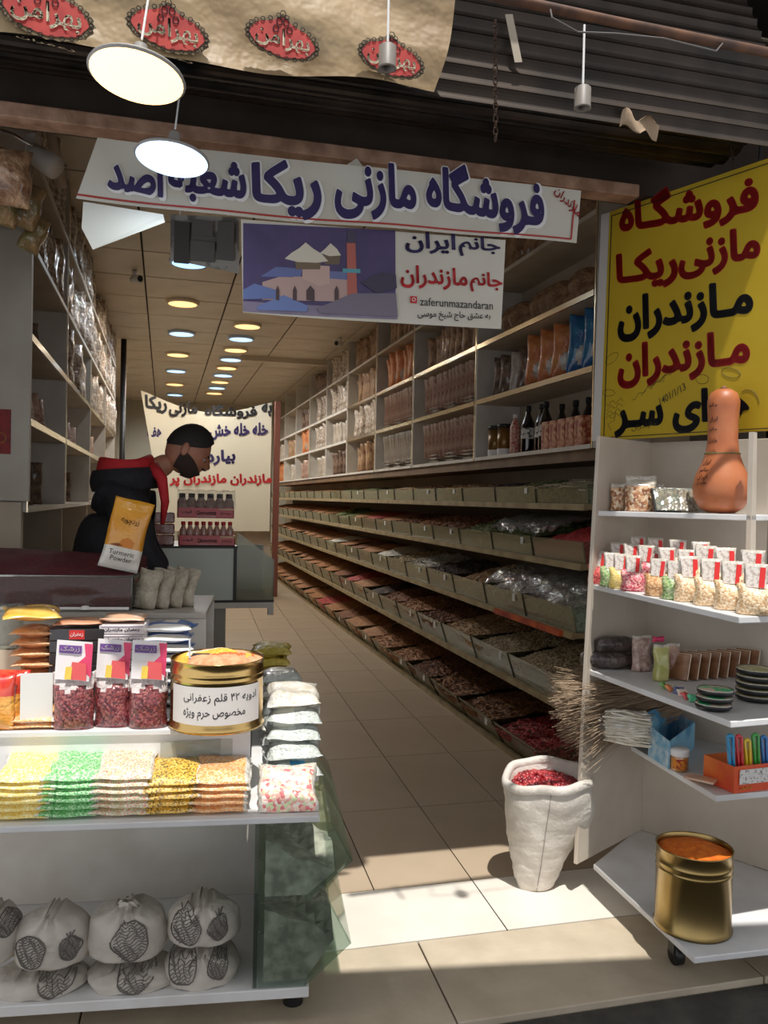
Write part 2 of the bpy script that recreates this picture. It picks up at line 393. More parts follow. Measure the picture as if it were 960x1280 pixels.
# hanging lamp sockets without bulb, rag, tape
SOCK = M('grey_lamp_socket', (120, 112, 104), .5)
def socket(px, py, y, label, top):
    c = P(px, py, y=y); t = thing('empty_lamp_socket', label, 'lamp socket', c)
    MB().lathe([(.016, .055), (.022, .05), (.022, .0), (.024, -.004), (.017, -.004), (.017, .03)], 16, cap=False).build('socket', SOCK, t, smooth=True)
    MB().tube([(0, 0, .05), (0, 0, top)], .003, 6).build('cord', INKW, t)
socket(484, 84, 2.02, 'empty lamp socket hanging over the rightmost red emblem', .30)
socket(728, 134, 2.05, 'empty lamp socket on a white cord in front of the shutter', .22)
mb = MB(); c = P(795, 158, y=2.405)
mb.grid(lambda u, v: c+Vector(((u-.5)*.13, -.02+.01*math.sin(u*9+v*4), (v-.5)*.05+.012*math.sin(u*11)+.01*math.cos(v*7+u*3))), 12, 6)
tag(mb.build('rag', M('dusty_rag', (150, 128, 104), .8), smooth=True), 'crumpled dusty scrap caught on the shutter edge at upper right', 'rag')
mb = MB(); a, b = P(636, 18, y=2.405), P(648, 78, y=2.39); mb.beam(a, b, .025, .002, (0, 1, 0))
tag(mb.build('tape_strip', M('dirty_tape', (150, 138, 120), .6)), 'strip of dirty tape hanging beside the shutter chain', 'tape')
mb = MB(); mb.tube([P(688, 12, y=2.05), P(690, 22, y=2.0), P(722, 40, y=2.0), P(770, 42, y=2.0), P(830, 48, y=2.0), P(895, 64, y=2.04), P(905, 52, y=2.09)], .0025, 5)
tag(mb.build('loose_wire', INKG), 'thin loose wire strung across the top right below the rusty pipe', 'wire')
mb = MB(); mb.tube([P(948, 60, y=2.5), P(955, 90, y=2.5), P(952, 150, y=2.5), P(950, 200, y=2.5)], .006, 6)
tag(mb.build('drain_cable', BLACK), 'black cable running down the concrete pillar', 'cable')

# ------------------------------------------------------------------ lamps
def lamplight(t, kind, w, dz):
    l = bpy.data.lights.new('lamp_light', 'SPOT'); l.energy = w; l.shadow_soft_size = 0.0; l.spot_size = math.radians(168); l.spot_blend = .6
    l.color = {'w': (1, .86, .68), 'c': (.82, .91, 1)}[kind]
    o = bpy.data.objects.new('lamp_light', l); COL.objects.link(o); o.parent = t; o.location = (0, 0, dz)
def lamp_proto(kind):
    col = {'w': (255, 196, 120), 'c': (150, 205, 255)}[kind]
    em = M('lamp_glow_'+kind, (255, 255, 255), .5, emit=col, es=1.9)
    ring = M('lamp_ring_'+kind, (236, 222, 196) if kind == 'w' else (196, 214, 232), .4)
    t = thing('round_ceiling_lamp', '', 'lamp')
    MB().lathe([(.158, 0), (.165, -.012), (.158, -.03), (.14, -.032)], 28, cap=False).build('rim', ring, t, smooth=True)
    MB().lathe([(.001, -.034), (.14, -.031)], 28, cap=False).build('diffuser', em, t)
    lamplight(t, kind, LAMP, -.05)
    return t
LP = {k: lamp_proto(k) for k in 'wc'}; first = {'w': 1, 'c': 1}
lamps = [(.17, 7.13, 'c', 'L'), (.15, 8.64, 'w', 'L'), (.17, 10.25, 'c', 'L'), (.15, 11.8, 'w', 'L'), (.15, 13.35, 'c', 'L'), (.15, 14.95, 'w', 'L'), (.17, 16.5, 'c', 'L')]
lamps += [(.88, 9.53+.8*i, 'wc'[i % 2], 'R') for i in range(9)]
nl = {'L': 0, 'R': 0}
for x, y, k, s in lamps:
    lab = '%s round lamp on the ceiling, %s from the street in the %s row' % ({'w': 'warm yellow', 'c': 'cool bluish white'}[k], ORD[nl[s]], {'L': 'left', 'R': 'right'}[s]); nl[s] += 1
    if first[k]:
        o = LP[k]; o.location = (x, y, 3.452); o['label'] = lab; o['group'] = 'ceiling lamps'; first[k] = 0
    else: dup(LP[k], (x, y, 3.452), (0, 0, 0), lab, 'ceiling lamps')
def ufo(px, py, y, r, kind, label, tilt):
    c = P(px, py, y=y); col = {'w': (255, 200, 120), 'c': (170, 210, 255)}[kind]
    t = thing('hanging_lamp', label, 'lamp', c); t.rotation_euler = tilt
    em = M('big_lamp_glow_'+kind, (255, 255, 255), .5, emit=col, es=2.6)
    lamplight(t, kind, 3, -.03)
    MB().lathe([(.001, -.004), (r*.6, -.003), (r*.95, 0)], 36, cap=False).build('diffuser', em, t)
    MB().lathe([(r*.95, 0), (r, .004), (r*.97, .010), (r*.7, .016), (.045, .024), (.024, .034), (.018, .06), (.016, .085)], 36, cap=False).build('lamp_body', M('lamp_grey_plastic', (150, 146, 140), .5), t, smooth=True)
    MB().tube([(0, 0, .1), (.004, .005, .3), (.0, .0, .5)], .003, 6).build('cord', INKW, t)
ufo(171, 97, 2.15, .118, 'w', 'large warm yellow disc lamp hanging at upper left', (-.10, .10, 0))
ufo(215, 200, 2.62, .112, 'c', 'bluish white disc lamp hanging in front of the long banner', (-.10, .08, 0))

# ------------------------------------------------------------------ banners
BANM = M('banner_vinyl', (206, 202, 190), .5, c2=(194, 188, 174), ns=3, spec=.3)
yb = 2.84
b1 = thing('shop_banner', 'long white banner with dark blue shop name sagging under the header beam', 'banner')
A, B_, C_, D_ = P(95, 248, y=yb), P(722, 303, y=yb), P(727, 238, y=yb), P(122, 172, y=yb)
def wav(u): return .012*math.sin(u*7)+.006*math.sin(u*19)
def ban(u, v):
    p = A*(1-u)*(1-v)+B_*u*(1-v)+C_*u*v+D_*(1-u)*v
    return p+Vector((0, wav(u)*(1-v*.6)-.0, -.012*math.sin(PI*u)*(1-v)*1.0))
MB().grid(ban, 60, 8).build('banner_sheet', BANM, b1, smooth=True)
def pxfn(surf, corners, lift=.003):
    """(u,v) inside a box of photograph pixels on the banner plane"""
    a = surf
    return None
def uvof(px, py):
    p = P(px, py, y=yb)
    # invert the bilinear quad by a few Newton steps
    u, v = .5, .5
    for _ in range(12):
        q = A*(1-u)*(1-v)+B_*u*(1-v)+C_*u*v+D_*(1-u)*v
        du = (B_-A)*(1-v)+(C_-D_)*v; dv = (D_-A)*(1-u)+(C_-B_)*u
        e = p-q; det = du.x*dv.z-du.z*dv.x
        u += (e.x*dv.z-e.z*dv.x)/det; v += (du.x*e.z-du.z*e.x)/det
    return u, v
def ban_text(s, tl, tr, br, bl, mat, off, lift, name='lettering'):
    q = [uvof(*p) for p in (bl, br, tr, tl)]
    def fn(u, v):
        w = [(1-u)*(1-v), u*(1-v), u*v, (1-u)*v]
        U = sum(a*b[0] for a, b in zip(w, q)); V = sum(a*b[1] for a, b in zip(w, q))
        return ban(U, V)+Vector((0, -lift, 0))
    text(name, s, fn, mat, b1, off)
for words, tl, tr, br, bl in (('فروشگاه', (531, 199), (679, 224), (679, 300), (531, 272)), ('مازنی', (418, 196), (519, 210), (519, 277), (418, 270)),
                              ('ریکا', (314, 203), (402, 196), (402, 274), (314, 262)), ('شعبه', (210, 198), (308, 203), (308, 258), (210, 246)),
                              ('اصد', (134, 190), (204, 200), (204, 246), (134, 236))):
    ban_text(words, tl, tr, br, bl, INKB, .042, .007)
    ban_text(words, (tl[0]-2, tl[1]-2), (tr[0]+4, tr[1]-1), (br[0]+4, br[1]+4), (bl[0]-1, bl[1]+3), INKW, .075, .004, 'lettering_outline')
ban_text('مازندران', (697, 232), (728, 262), (722, 275), (690, 243), INKR, .02, .006)
mb = MB(); RL = M('red_border_line', (170, 52, 44), .5)
for i in range(60):
    for (ua, va, ub, vb) in ((i/60, .06, (i+1)/60, .06),):
        p, q = ban(ua*.985, va)+Vector((0, -.004, 0)), ban(ub*.985, vb)+Vector((0, -.004, 0)); mb.beam(p, q, .006, .001, (0, 1, 0))
p, q = ban(.985, .06)+Vector((0, -.004, 0)), ban(.985, .8)+Vector((0, -.004, 0)); mb.beam(p, q, .006, .001, (0, 1, 0))
mb.build('border_line', RL, b1)
# folded-over left corner
fa, fb, fc, fd = P(104, 252, y=yb-.03), P(204, 268, y=yb-.03), P(206, 278, y=yb-.05), P(116, 312, y=yb-.05)
MB().slab([fa, fb, fc, fd, P(102, 285, y=yb-.04)], (0, -1, 0), .002).build('folded_corner', M('banner_back', (214, 212, 200), .55), b1)
for px in (577, 444): 
    c = P(px-3 if px > 500 else px, 217 if px > 500 else 206, y=2.893)
    MB().slab([c+Vector((-.035, -.004, -.008)), c+Vector((.035, -.004, -.012)), c+Vector((.004, -.004, .022))], (0, -1, 0), .003).build('hanging_tab', BANM, b1)
# second banner: picture of a domed shrine and words
b2 = thing('picture_banner', 'square banner with a night picture of a domed shrine and red and black words', 'banner')
y2 = 2.86
c00, c10, c11, c01 = P(304, 390, y=y2), P(627, 411, y=y2), P(632, 300, y=y2), P(301, 274, y=y2)
def ban2(u, v): 
    p = c00*(1-u)*(1-v)+c10*u*(1-v)+c11*u*v+c01*(1-u)*v
    return p+Vector((0, .008*math.sin(u*6+1)*(1-v), -.006*math.sin(PI*u)*(1-v)))
MB().grid(ban2, 30, 10).build('banner_sheet', BANM, b2, smooth=True)
def uv2(px, py):
    p = P(px, py, y=y2); u, v = .5, .5
    for _ in range(12):
        q = c00*(1-u)*(1-v)+c10*u*(1-v)+c11*u*v+c01*(1-u)*v
        du = (c10-c00)*(1-v)+(c11-c01)*v; dv = (c01-c00)*(1-u)+(c11-c10)*u
        e = p-q; det = du.x*dv.z-du.z*dv.x
        u += (e.x*dv.z-e.z*dv.x)/det; v += (du.x*e.z-du.z*e.x)/det
    return u, v
lay = [0.0012]
def poly2(pts, col, name, mat=None):
    lay[0] += .00025; n = len(pts)
    m = mat or M('print_%d_%d_%d' % col, col, .5)
    # cut in vertical strips so that it follows the bent sheet
    vs = [ban2(*uv2(*p))+Vector((0, -lay[0], 0)) for p in pts]
    MB().add(vs, [tuple(range(n))]).build(name, m, b2)
def grid2(x0, y0, x1, y1, col, name, dy=0):
    lay[0] += .00025; l = lay[0]
    def f(u, v):
        return ban2(*uv2(x0+(x1-x0)*u, y1+(y0-y1)*v+dy*u))+Vector((0, -l, 0))
    MB().grid(f, 8, 4).build(name, M('print_%d_%d_%d' % col, col, .5, c2=tuple(int(c*1.12) for c in col), ns=14), b2)
grid2(304, 279, 494, 389, (68, 56, 92), 'printed_sky', 9)
grid2(304, 376, 496, 389, (120, 110, 130), 'printed_ground', 9)
poly2([(328, 352), (350, 345), (445, 345), (447, 376), (328, 374)], (176, 146, 138), 'printed_wall')
poly2([(326, 345), (345, 333), (378, 335), (376, 346)], (96, 104, 150), 'printed_roof')
poly2([(410, 338), (444, 340), (446, 350), (410, 347)], (100, 108, 150), 'printed_roof')
poly2([(378, 330), (412, 332), (412, 374), (378, 374)], (188, 158, 146), 'printed_wall')
poly2([(368, 320), (402, 322), (400, 336), (370, 336)], (110, 92, 70), 'printed_drum')
poly2([(404, 316), (425, 318), (424, 330), (406, 330)], (104, 88, 70), 'printed_drum')
poly2([(356, 323), (364, 316), (374, 310), (382, 303), (392, 311), (402, 317), (410, 326), (396, 328), (372, 327)], (205, 196, 178), 'printed_dome')
poly2([(400, 316), (406, 311), (413, 304), (421, 311), (426, 319), (412, 320)], (205, 196, 178), 'printed_dome')
poly2([(433, 303), (444, 303), (446, 370), (434, 369)], (170, 92, 80), 'printed_minaret')
poly2([(434, 288), (443, 288), (445, 304), (434, 304)], (70, 62, 80), 'printed_minaret_top')
poly2([(428, 335), (450, 336), (450, 341), (428, 340)], (86, 150, 160), 'printed_blue_roof')
poly2([(304, 362), (318, 354), (346, 362), (352, 372), (304, 374)], (96, 112, 160), 'printed_tent')
poly2([(322, 382), (355, 368), (385, 381), (384, 388), (322, 387)], (104, 120, 168), 'printed_tent')
for x, w in ((366, 5), (383, 10), (418, 5), (345, 4)): poly2([(x, 374), (x, 362), (x+w/2, 356), (x+w, 362), (x+w, 375)], (74, 56, 56), 'printed_arch')
poly2([(450, 352), (475, 340), (494, 343), (495, 360), (470, 366)], (60, 54, 74), 'printed_tree')
poly2([(396, 384), (440, 366), (494, 366), (496, 395), (400, 390)], (112, 104, 118), 'printed_road')
def t2(s, tl, tr, br, bl, mat, off=.02):
    q = [uv2(*p) for p in (bl, br, tr, tl)]
    def fn(u, v):
        w = [(1-u)*(1-v), u*(1-v), u*v, (1-u)*v]
        return ban2(sum(a*b[0] for a, b in zip(w, q)), sum(a*b[1] for a, b in zip(w, q)))+Vector((0, -.004, 0))
    text('lettering', s, fn, mat, b2, off)
t2('جانم', (573, 293), (625, 299), (625, 323), (573, 320), INKB, .03); t2('ایران', (506, 289), (569, 292), (569, 319), (506, 316), INKB, .03)
t2('جانم', (587, 338), (628, 342), (628, 369), (587, 364), INKR, .03); t2('مازندران', (500, 330), (584, 336), (584, 364), (500, 359), INKR, .03)
t2('zaferunmazandaran', (524, 371), (616, 377), (616, 387), (524, 381), INK, .0)
t2('به عشق حاج شیخ موسی', (521, 386), (613, 391), (613, 402), (521, 399), INK, .015)
c = ban2(*uv2(516, 374)); mb = MB(); mb.box(c.x-.012, c.y-.006, c.z-.012, c.x+.012, c.y-.004, c.z+.012); mb.build('printed_icon', INKR, b2)
mb = MB(); mb.tube([c+Vector((.006*math.cos(t), -.008, .006*math.sin(t))) for t in [k*PI/4 for k in range(9)]], .0012, 4); mb.build('printed_icon_ring', INKW, b2)
# small dark poster behind, at the left of the picture banner
ps = thing('hanging_poster', 'grey poster of stacked goods hanging behind the long banner at left', 'poster')
MB().tube([P(225, 268, y=3.6), P(225, 268, y=3.6)+Vector((0, 0, .95))], .003, 5).build('cord', INKW, ps); MB().tube([P(285, 270, y=3.6), P(285, 270, y=3.6)+Vector((0, 0, .95))], .003, 5).build('cord', INKW, ps)
pa = [P(213, 268, y=3.6), P(299, 272, y=3.6), P(299, 342, y=3.6), P(213, 324, y=3.6)]
MB().slab([pa[3], pa[2], pa[1], pa[0]], (0, -1, 0), .004).build('poster_sheet', M('poster_grey', (190, 188, 182), .5, c2=(130, 128, 124), ns=9, cr=(.5, .55)), ps)
for (xa, ya, xb, yb_) in ((218, 276, 236, 330), (240, 274, 266, 296), (272, 276, 292, 326), (238, 300, 268, 328)):
    a_, b__ = P(xa, ya, y=3.59), P(xb, yb_, y=3.59)
    MB().box(a_.x, 3.588, b__.z, b__.x, 3.592, a_.z).build('printed_box', M('pr_%d' % xa, ((216, 214, 208), (160, 160, 156), (120, 118, 116), (90, 88, 86))[(xa//7) % 4], .5), ps)
# banner at the far end of the shop
b3 = thing('back_banner', 'white banner with black, blue and red Persian lines at the far end', 'banner')
y3 = 12.6
k00, k10, k11, k01 = P(206, 664, y=y3), P(337, 664, y=y3), P(340, 503, y=y3), P(176, 488, y=y3)
def ban3(u, v):
    p = k00*(1-u)*(1-v)+k10*u*(1-v)+k11*u*v+k01*(1-u)*v
    return p+Vector((0, .06*math.sin(u*9)*(.3+v)*.5, -.26*math.sin(PI*u)**1.2*max(0, v-.55)/.45*.9))
MB().grid(ban3, 30, 14).build('banner_sheet', M('banner_cloth_warm', (206, 198, 176), .6), b3, smooth=True)
def t3(s, x0, y0, x1, y1, mat, off, dy=0):
    pts = [P(x0, y1, y=y3-.09), P(x1, y1+dy, y=y3-.09), P(x1, y0+dy, y=y3-.09), P(x0, y0, y=y3-.09)]
    q_ = quad(*pts)
    def fn(u, v):
        p = q_(u, v); uu = (p.x-k01.x)/(k11.x-k01.x); vv = (p.z-k00.z)/(k01.z-k00.z); p.y = y3+.03*math.sin(uu*9)*(.3+vv)-.014; return p
    text('lettering', s, fn, mat, b3, off)
t3('ریکا', 181, 492, 209, 514, INK, .045, 3); t3('مازنی', 211, 500, 247, 520, INK, .045, 1); t3('فروشگاه', 256, 505, 322, 523, INK, .045); t3('به', 328, 503, 341, 520, INK, .045)
t3('خله خله خش', 262, 529, 336, 550, INKB, .045, -2); t3('هف', 184, 533, 202, 546, INKB, .045)
t3('بیارد', 258, 563, 295, 582, INKB, .045, -2)
t3('مازندران مازندران پر', 212, 592, 341, 608, INKR, .045)
tag(MB().box(1.6, 12.55, .0, 1.68, 12.66, 2.95).build('partition_post', M('brown_post', (112, 62, 48), .6)), 'brown post at the right edge of the far banner', 'post')
tag(MB().box(.2, 12.85, .0, 1.6, 12.9, 2.6).build('partition_panel', CREAM), 'pale partition panel behind the far banner', 'panel')

# ------------------------------------------------------------------ shelving cabinets along both walls
ZR = [1.80, 2.21, 2.615, 3.05, 3.45]
YR = [4.0, 5.75, 7.35, 8.75, 10.2, 11.6, 13.0, 14.4, 15.8, 17.2]
XR0, XR1 = 2.2, 2.555
ROWN = ['lowest', 'second lowest', 'second highest', 'top']
CABI = M('cabinet_inside', (190, 178, 160), .55, c2=(176, 162, 142), ns=4)
def bay(x0, x1, y0, y1, zs, side, n, front):
    t = thing('goods_shelf_unit', 'cream wall shelf unit, %s bay from the street on the %s wall' % (ORD[n], side), 'shelf unit', (x0, y0, zs[0]))
    W = x1-x0; D = y1-y0; s = .018
    for yy in (0, D-s): MB().box(0, yy, 0, W, yy+s, zs[-1]-zs[0]-.005).build('side_panel', WHITE, t)
    xb = 0 if front else W
    MB().box(*( (0, s, 0, .012, D-s, zs[-1]-zs[0]-.005) if side == 'left' else (W-.012, s, 0, W, D-s, zs[-1]-zs[0]-.005) )).build('back_panel', CABI, t)
    for i, z in enumerate(zs[:-1]):
        zz = z-zs[0]; MB().box(.0 if side == 'left' else .003, s, zz-(0 if i == 0 else .0), W-(.003 if side == 'left' else 0), D-s, zz+.02).build('shelf', CABI, t)
        xe = W if side == 'left' else 0
        MB().box(xe-.006, s, zz-.002, xe+.004, D-s, zz+.03 if i in (1, 2) else zz+.022).build('edge_strip', EDGE if (i in (1, 2) and n < 4) else WHITE, t)
    MB().box(-.004 if side == 'right' else W-.0, 0, 0, 0 if side == 'right' else W+.004, .012, zs[-1]-zs[0]-.01).build('edge_trim', EDGE if n < 4 else WHITE, t)
    return t
for i in range(9): bay(XR0, XR1, YR[i]+.002, YR[i+1]-.002, ZR, 'right', i, True)
ZL = [1.41, 1.81, 2.2, 2.62, 3.05, 3.45]
YL = [4.05, 5.55, 7.3, 9.1, 10.8]
XL0, XL1 = -.955, -.6
for i in range(4): bay(XL0, XL1, YL[i]+.002, YL[i+1]-.002, ZL, 'left', i, True)
tag(MB().box(-.955, 4.0, 1.46, -.585, 4.048, 2.66).build('cabinet_end_board', M('end_board_grey', (196, 192, 180), .5, c2=(184, 178, 164), ns=4), bevel=.003), 'large plain pale board closing the near end of the left shelves', 'board')
tag(MB().box(-.955, 4.0, .02, -.615, 4.04, 1.455).build('lower_end_board', CREAM), 'cream lower board below the pale end board at left', 'board')
# red sticker on the board
st = thing('red_notice', 'small dark red notice with a round emblem taped to the pale end board', 'notice')
qa, qb = P(-6, 567, y=3.997), P(14, 512, y=3.997)
MB().box(qa.x-.04, 3.994, qa.z, qb.x, 3.998, qb.z).build('paper', M('notice_red', (150, 30, 28), .5, c2=(120, 22, 24), ns=30), st)
MB().tube([((qa.x+qb.x)/2-.01+.022*math.cos(t), 3.992, qa.z+.07+.022*math.sin(t)) for t in [k*PI/8 for k in range(17)]], .002, 4).build('round_emblem', M('gold_print', (190, 150, 80), .5), st)
# below the left shelves: dark lower shelving
for i in range(3):
    t = thing('base_shelf', 'dark lower shelf bay below the left wall shelves, %s from the street' % ORD[i], 'shelf', (XL0, YL[i], 0))
    D = YL[i+1]-YL[i]-.004
    for z in (.1, .55, 1.0): MB().box(0, .012, z, .34, D-.012, z+.02).build('shelf', CREAM, t)
    for yy in (0, D-.012): MB().box(0, yy, 0, .34, yy+.012, 1.405).build('side_panel', CREAM, t)
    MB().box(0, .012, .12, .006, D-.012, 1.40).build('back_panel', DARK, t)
tag(MB().tube([(-.52, 11.0, 0), (-.52, 11.0, 3.45)], .035, 12).build('dark_post', BLACK, smooth=True), 'slim black floor-to-ceiling post beyond the left shelves', 'post')

# ------------------------------------------------------------------ packets and bags (prototypes)
def pillow(w, h, t, nu=8, nv=10, wob=.0, seed=0, seal=.06, mfn=None, base=0.0, sq=3.0):
    """closed bag standing on z=0, width along x, thickness along y"""
    mb = MB(); r = random.Random(seed); ph = [r.uniform(0, 6) for _ in range(4)]
    def th(u, v):
        a = abs(2*u-1); e = max(0, 1-a**sq); vv = min(1, max(0, (v-seal*(0 if base else 1))/(1-2*seal)))
        b = (1-abs(2*vv-1)**sq) if not base else (1-max(0, 2*vv-1)**2.2)*(min(1, .75+vv*2))
        return .5*t*e**.6*max(0, b)**.6
    def pt(u, v, s):
        x = (u-.5)*w*(1-.05*math.sin(PI*v)); z = v*h
        y = s*(th(u, v)+.0008)+wob*(math.sin(u*9+v*5+ph[0])*.6+math.sin(v*13+u*4+ph[1]))*.5
        return (x+wob*.5*math.sin(v*9+ph[2]), y, z+wob*.4*math.sin(u*7+ph[3])*(v > .9))
    mb.grid(lambda u, v: pt(u, v, -1), nu, nv, mfn=mfn); mb.grid(lambda u, v: pt(1-u, v, 1), nu, nv, mfn=(lambda u, v: mfn(1-u, v)) if mfn else None)
    o = len(mb.v)
    n1 = (nu+1)*(nv+1)
    for i in range(nu):      # bottom and top closing
        mb.f.append((i, n1+nu-i, n1+nu-i-1, i+1)); mb.m.append(0)
        a = nv*(nu+1)+i; b = n1+nv*(nu+1)+nu-i; mb.f.append((a, a+1, b-1, b)); mb.m.append(mb.m[-2] if mfn is None else mfn(.5, .97))
    for j in range(nv):
        a = j*(nu+1); b = n1+j*(nu+1)+nu; mb.f.append((a, a+nu+1, b+nu+1, b)); mb.m.append(0 if mfn is None else mfn(.0, (j+.5)/nv))
        a = j*(nu+1)+nu; b = n1+j*(nu+1); mb.f.append((a, b, b+nu+1, a+nu+1)); mb.m.append(0 if mfn is None else mfn(1., (j+.5)/nv))
    return mb
def grains(cols, ns, name, coat=.6): return M(name, vor=cols, ns=ns, rough=.55, coat=coat, bump=1.0, bs=30)
G_ALM = grains([(176, 118, 72), (206, 150, 100), (150, 92, 56), (222, 180, 130)], 90, 'nuts_brown')
G_STK = M('dried_sticks', (120, 78, 50), .5, c2=(186, 150, 112), ns=26, det=8, coat=.8, bump=1.0, bs=50)
G_PNK = M('pink_brown_pack', (150, 104, 88), .5, c2=(204, 176, 156), ns=18, det=6, coat=.8, bump=.9, bs=40)
G_DRK = M('dark_pack', (64, 44, 36), .45, c2=(140, 112, 92), ns=24, det=8, coat=.8, bump=1.0, bs=45)
G_SLV = M('silvery_crinkled_wrap', (140, 112, 90), .22, .15, c2=(232, 222, 208), ns=44, det=8, coat=1, bump=1.3, bs=70)
G_WHT = M('white_pack', (206, 198, 186), .4, c2=(176, 160, 142), ns=22, det=6, coat=.7, bump=.7, bs=40)
G_ORG = M('orange_pack', (196, 100, 48), .35, c2=(222, 150, 90), ns=14, coat=.8, bump=.7, bs=40)
G_BLU = M('blue_pack', (30, 84, 150), .35, c2=(40, 120, 160), ns=14, coat=.8, bump=.7, bs=40)
protos = {}
def proto(key, fn):
    if key not in protos: protos[key] = fn()
    return protos[key]
def bagproto(name, cat, mats, **k):
    def f():
        o = pillow(**k).build(name, mats, smooth=True); o['category'] = cat; o.location = (0, 0, -50); return o
    return f
def place(key, fn, loc, rot, label, group, scale=None):
    """first use moves the prototype itself, later ones copy it"""
    o = proto(key, fn)
    if o.location.z == -50:
        o.location = loc; o.rotation_euler = rot; o['label'] = label
        if group: o['group'] = group
        if scale: o.scale = (scale,)*3 if isinstance(scale, (int, float)) else scale
        return o
    return dup(o, loc, rot, label, group, scale if scale else (1, 1, 1))
SP = {
 'stick': ('brown dried goods bag', [G_STK], dict(w=.16, h=.27, t=.05, wob=.006)),
 'pink': ('pinkish flat packet', [G_PNK], dict(w=.17, h=.24, t=.028, wob=.003)),
 'dark': ('dark brown packet', [G_DRK], dict(w=.16, h=.25, t=.04, wob=.005)),
 'silver': ('shiny crinkled bag', [G_SLV], dict(w=.17, h=.3, t=.06, wob=.01)),
 'white': ('pale packet', [G_WHT], dict(w=.16, h=.24, t=.03, wob=.003)),
 'orange': ('orange snack bag', [G_ORG, G_WHT], dict(w=.16, h=.30, t=.06, wob=.005, nu=12, nv=16, mfn=lambda u, v: 1 if ((v-.36)/.17)**2+((u-.52)/.28)**2 < 1 else 0)),
 'blue': ('blue snack bag', [G_BLU, G_WHT], dict(w=.16, h=.31, t=.06, wob=.005, nu=12, nv=16, mfn=lambda u, v: 1 if ((v-.36)/.17)**2+((u-.52)/.28)**2 < 1 else 0)),
}
NMS = {'stick': 'dried_goods_bag', 'pink': 'flat_packet', 'dark': 'dark_packet', 'silver': 'crinkled_bag', 'white': 'pale_packet', 'orange': 'snack_bag', 'blue': 'snack_bag'}
def put(kind, loc, rot, where, sc_=None, grp=True, nth=None):
    lab, mats, k = SP[kind]
    o = place(kind, bagproto(NMS[kind], 'packet', mats, **k), loc, rot, lab+', '+where+(', %s from street' % nth if nth else ''), (lab+'s, '+where) if grp else None, sc_)
    if not grp and 'group' in o: del o['group']
    return o
# right wall contents
fillR = {(1, 0): 'pink', (1, 1): 'pink', (1, 2): 'stick', (1, 3): 'stick', (2, 0): 'white', (2, 1): 'pink', (2, 2): 'orange', (2, 3): 'stick',
         (3, 0): 'stick', (3, 1): 'silver', (3, 2): 'stick', (3, 3): 'stick', (4, 0): 'dark', (4, 1): 'white', (4, 2): 'silver', (4, 3): 'silver',
         (5, 0): 'white', (5, 1): 'silver', (5, 2): 'silver', (5, 3): 'dark', (6, 0): 'pink', (6, 1): 'orange', (6, 2): 'dark', (7, 0): 'white', (7, 1): 'stick', (8, 0): 'orange', (8, 1): 'white', (0, 3): 'stick'}
for (b, r), kind in fillR.items():
    y0, y1 = YR[b]+.05, YR[b+1]-.05; L_ = y1-y0; far = b > 4
    n = 12 if not far else 7
    where = '%s shelf, %s right bay' % (ROWN[r], ORD[b])
    flat = kind in ('pink', 'white') and b < 4
    z = ZR[r]+.022
    if flat:    # a pile of flat packets lying in front, leaning ones behind
        for i in range(3):
            for s in range(3):
                put('white', (XR0+.02+.02, y0+.16+s*.42+L_*.05+.01*i, z+.016+i*.028), (PI/2, 0, PI/2), '%s of %s pile, ' % (['bottom', 'middle', 'top'][i], ORD[s])+where, (1.3, .85, .8))
        for i in range(n):
            put(kind, (XR0+.15, y0+.2+i*(L_-.3)/n, z+.05), (.0, .0, PI/2), where, (1.25, 1, 1.3), nth=ORD[i]).rotation_euler = (.42, 0, -.35+rnd.uniform(-.08, .08))
    else:
        w0 = y0+(L_*.25 if b == 2 and r == 2 else .12)
        for i in range(n):
            o = put(kind, (XR0+.15+rnd.uniform(-.03, .05), w0+i*(y1-.1-w0)/n, z+.004), (0, 0, 0), where, rnd.uniform(1.12, 1.3), nth=ORD[i])
            o.rotation_euler = (rnd.uniform(.05, .2), rnd.uniform(-.05, .05), rnd.uniform(-.75, -.15))
# left wall contents
for b in range(4):
    for r in range(5):
        kind = {0: 'dark', 1: 'pink', 2: 'dark', 3: 'silver', 4: 'silver'}[r]
        if r == 2 and b > 0: kind = 'silver'
        y0, y1 = YL[b]+.08, YL[b+1]-.1
        if b == 0 and r in (0, 2): n = 3
        elif b > 0 and r == 0: n = 4
        elif b > 0 and r == 1: n = 5
        else: n = 11
        where = '%s shelf, %s left bay' % (['lowest', 'second lowest', 'middle', 'second highest', 'top'][r], ORD[b])
        for i in range(n):
            hang = kind == 'silver'
            o = put(kind, (XL1-(.06 if hang else .12)-rnd.uniform(0, .05), y0+.1+i*(y1-y0-.15)/n, ZL[r]+.026), (0, 0, 0), where, rnd.uniform(1.15, 1.32) if hang else rnd.uniform(.8, .95), nth=ORD[i])
            o.rotation_euler = (rnd.uniform(-.15, -.02) if r != 1 else -.35, rnd.uniform(-.06, .06), rnd.uniform(.4, 1.2) if hang else rnd.uniform(.15, .6))
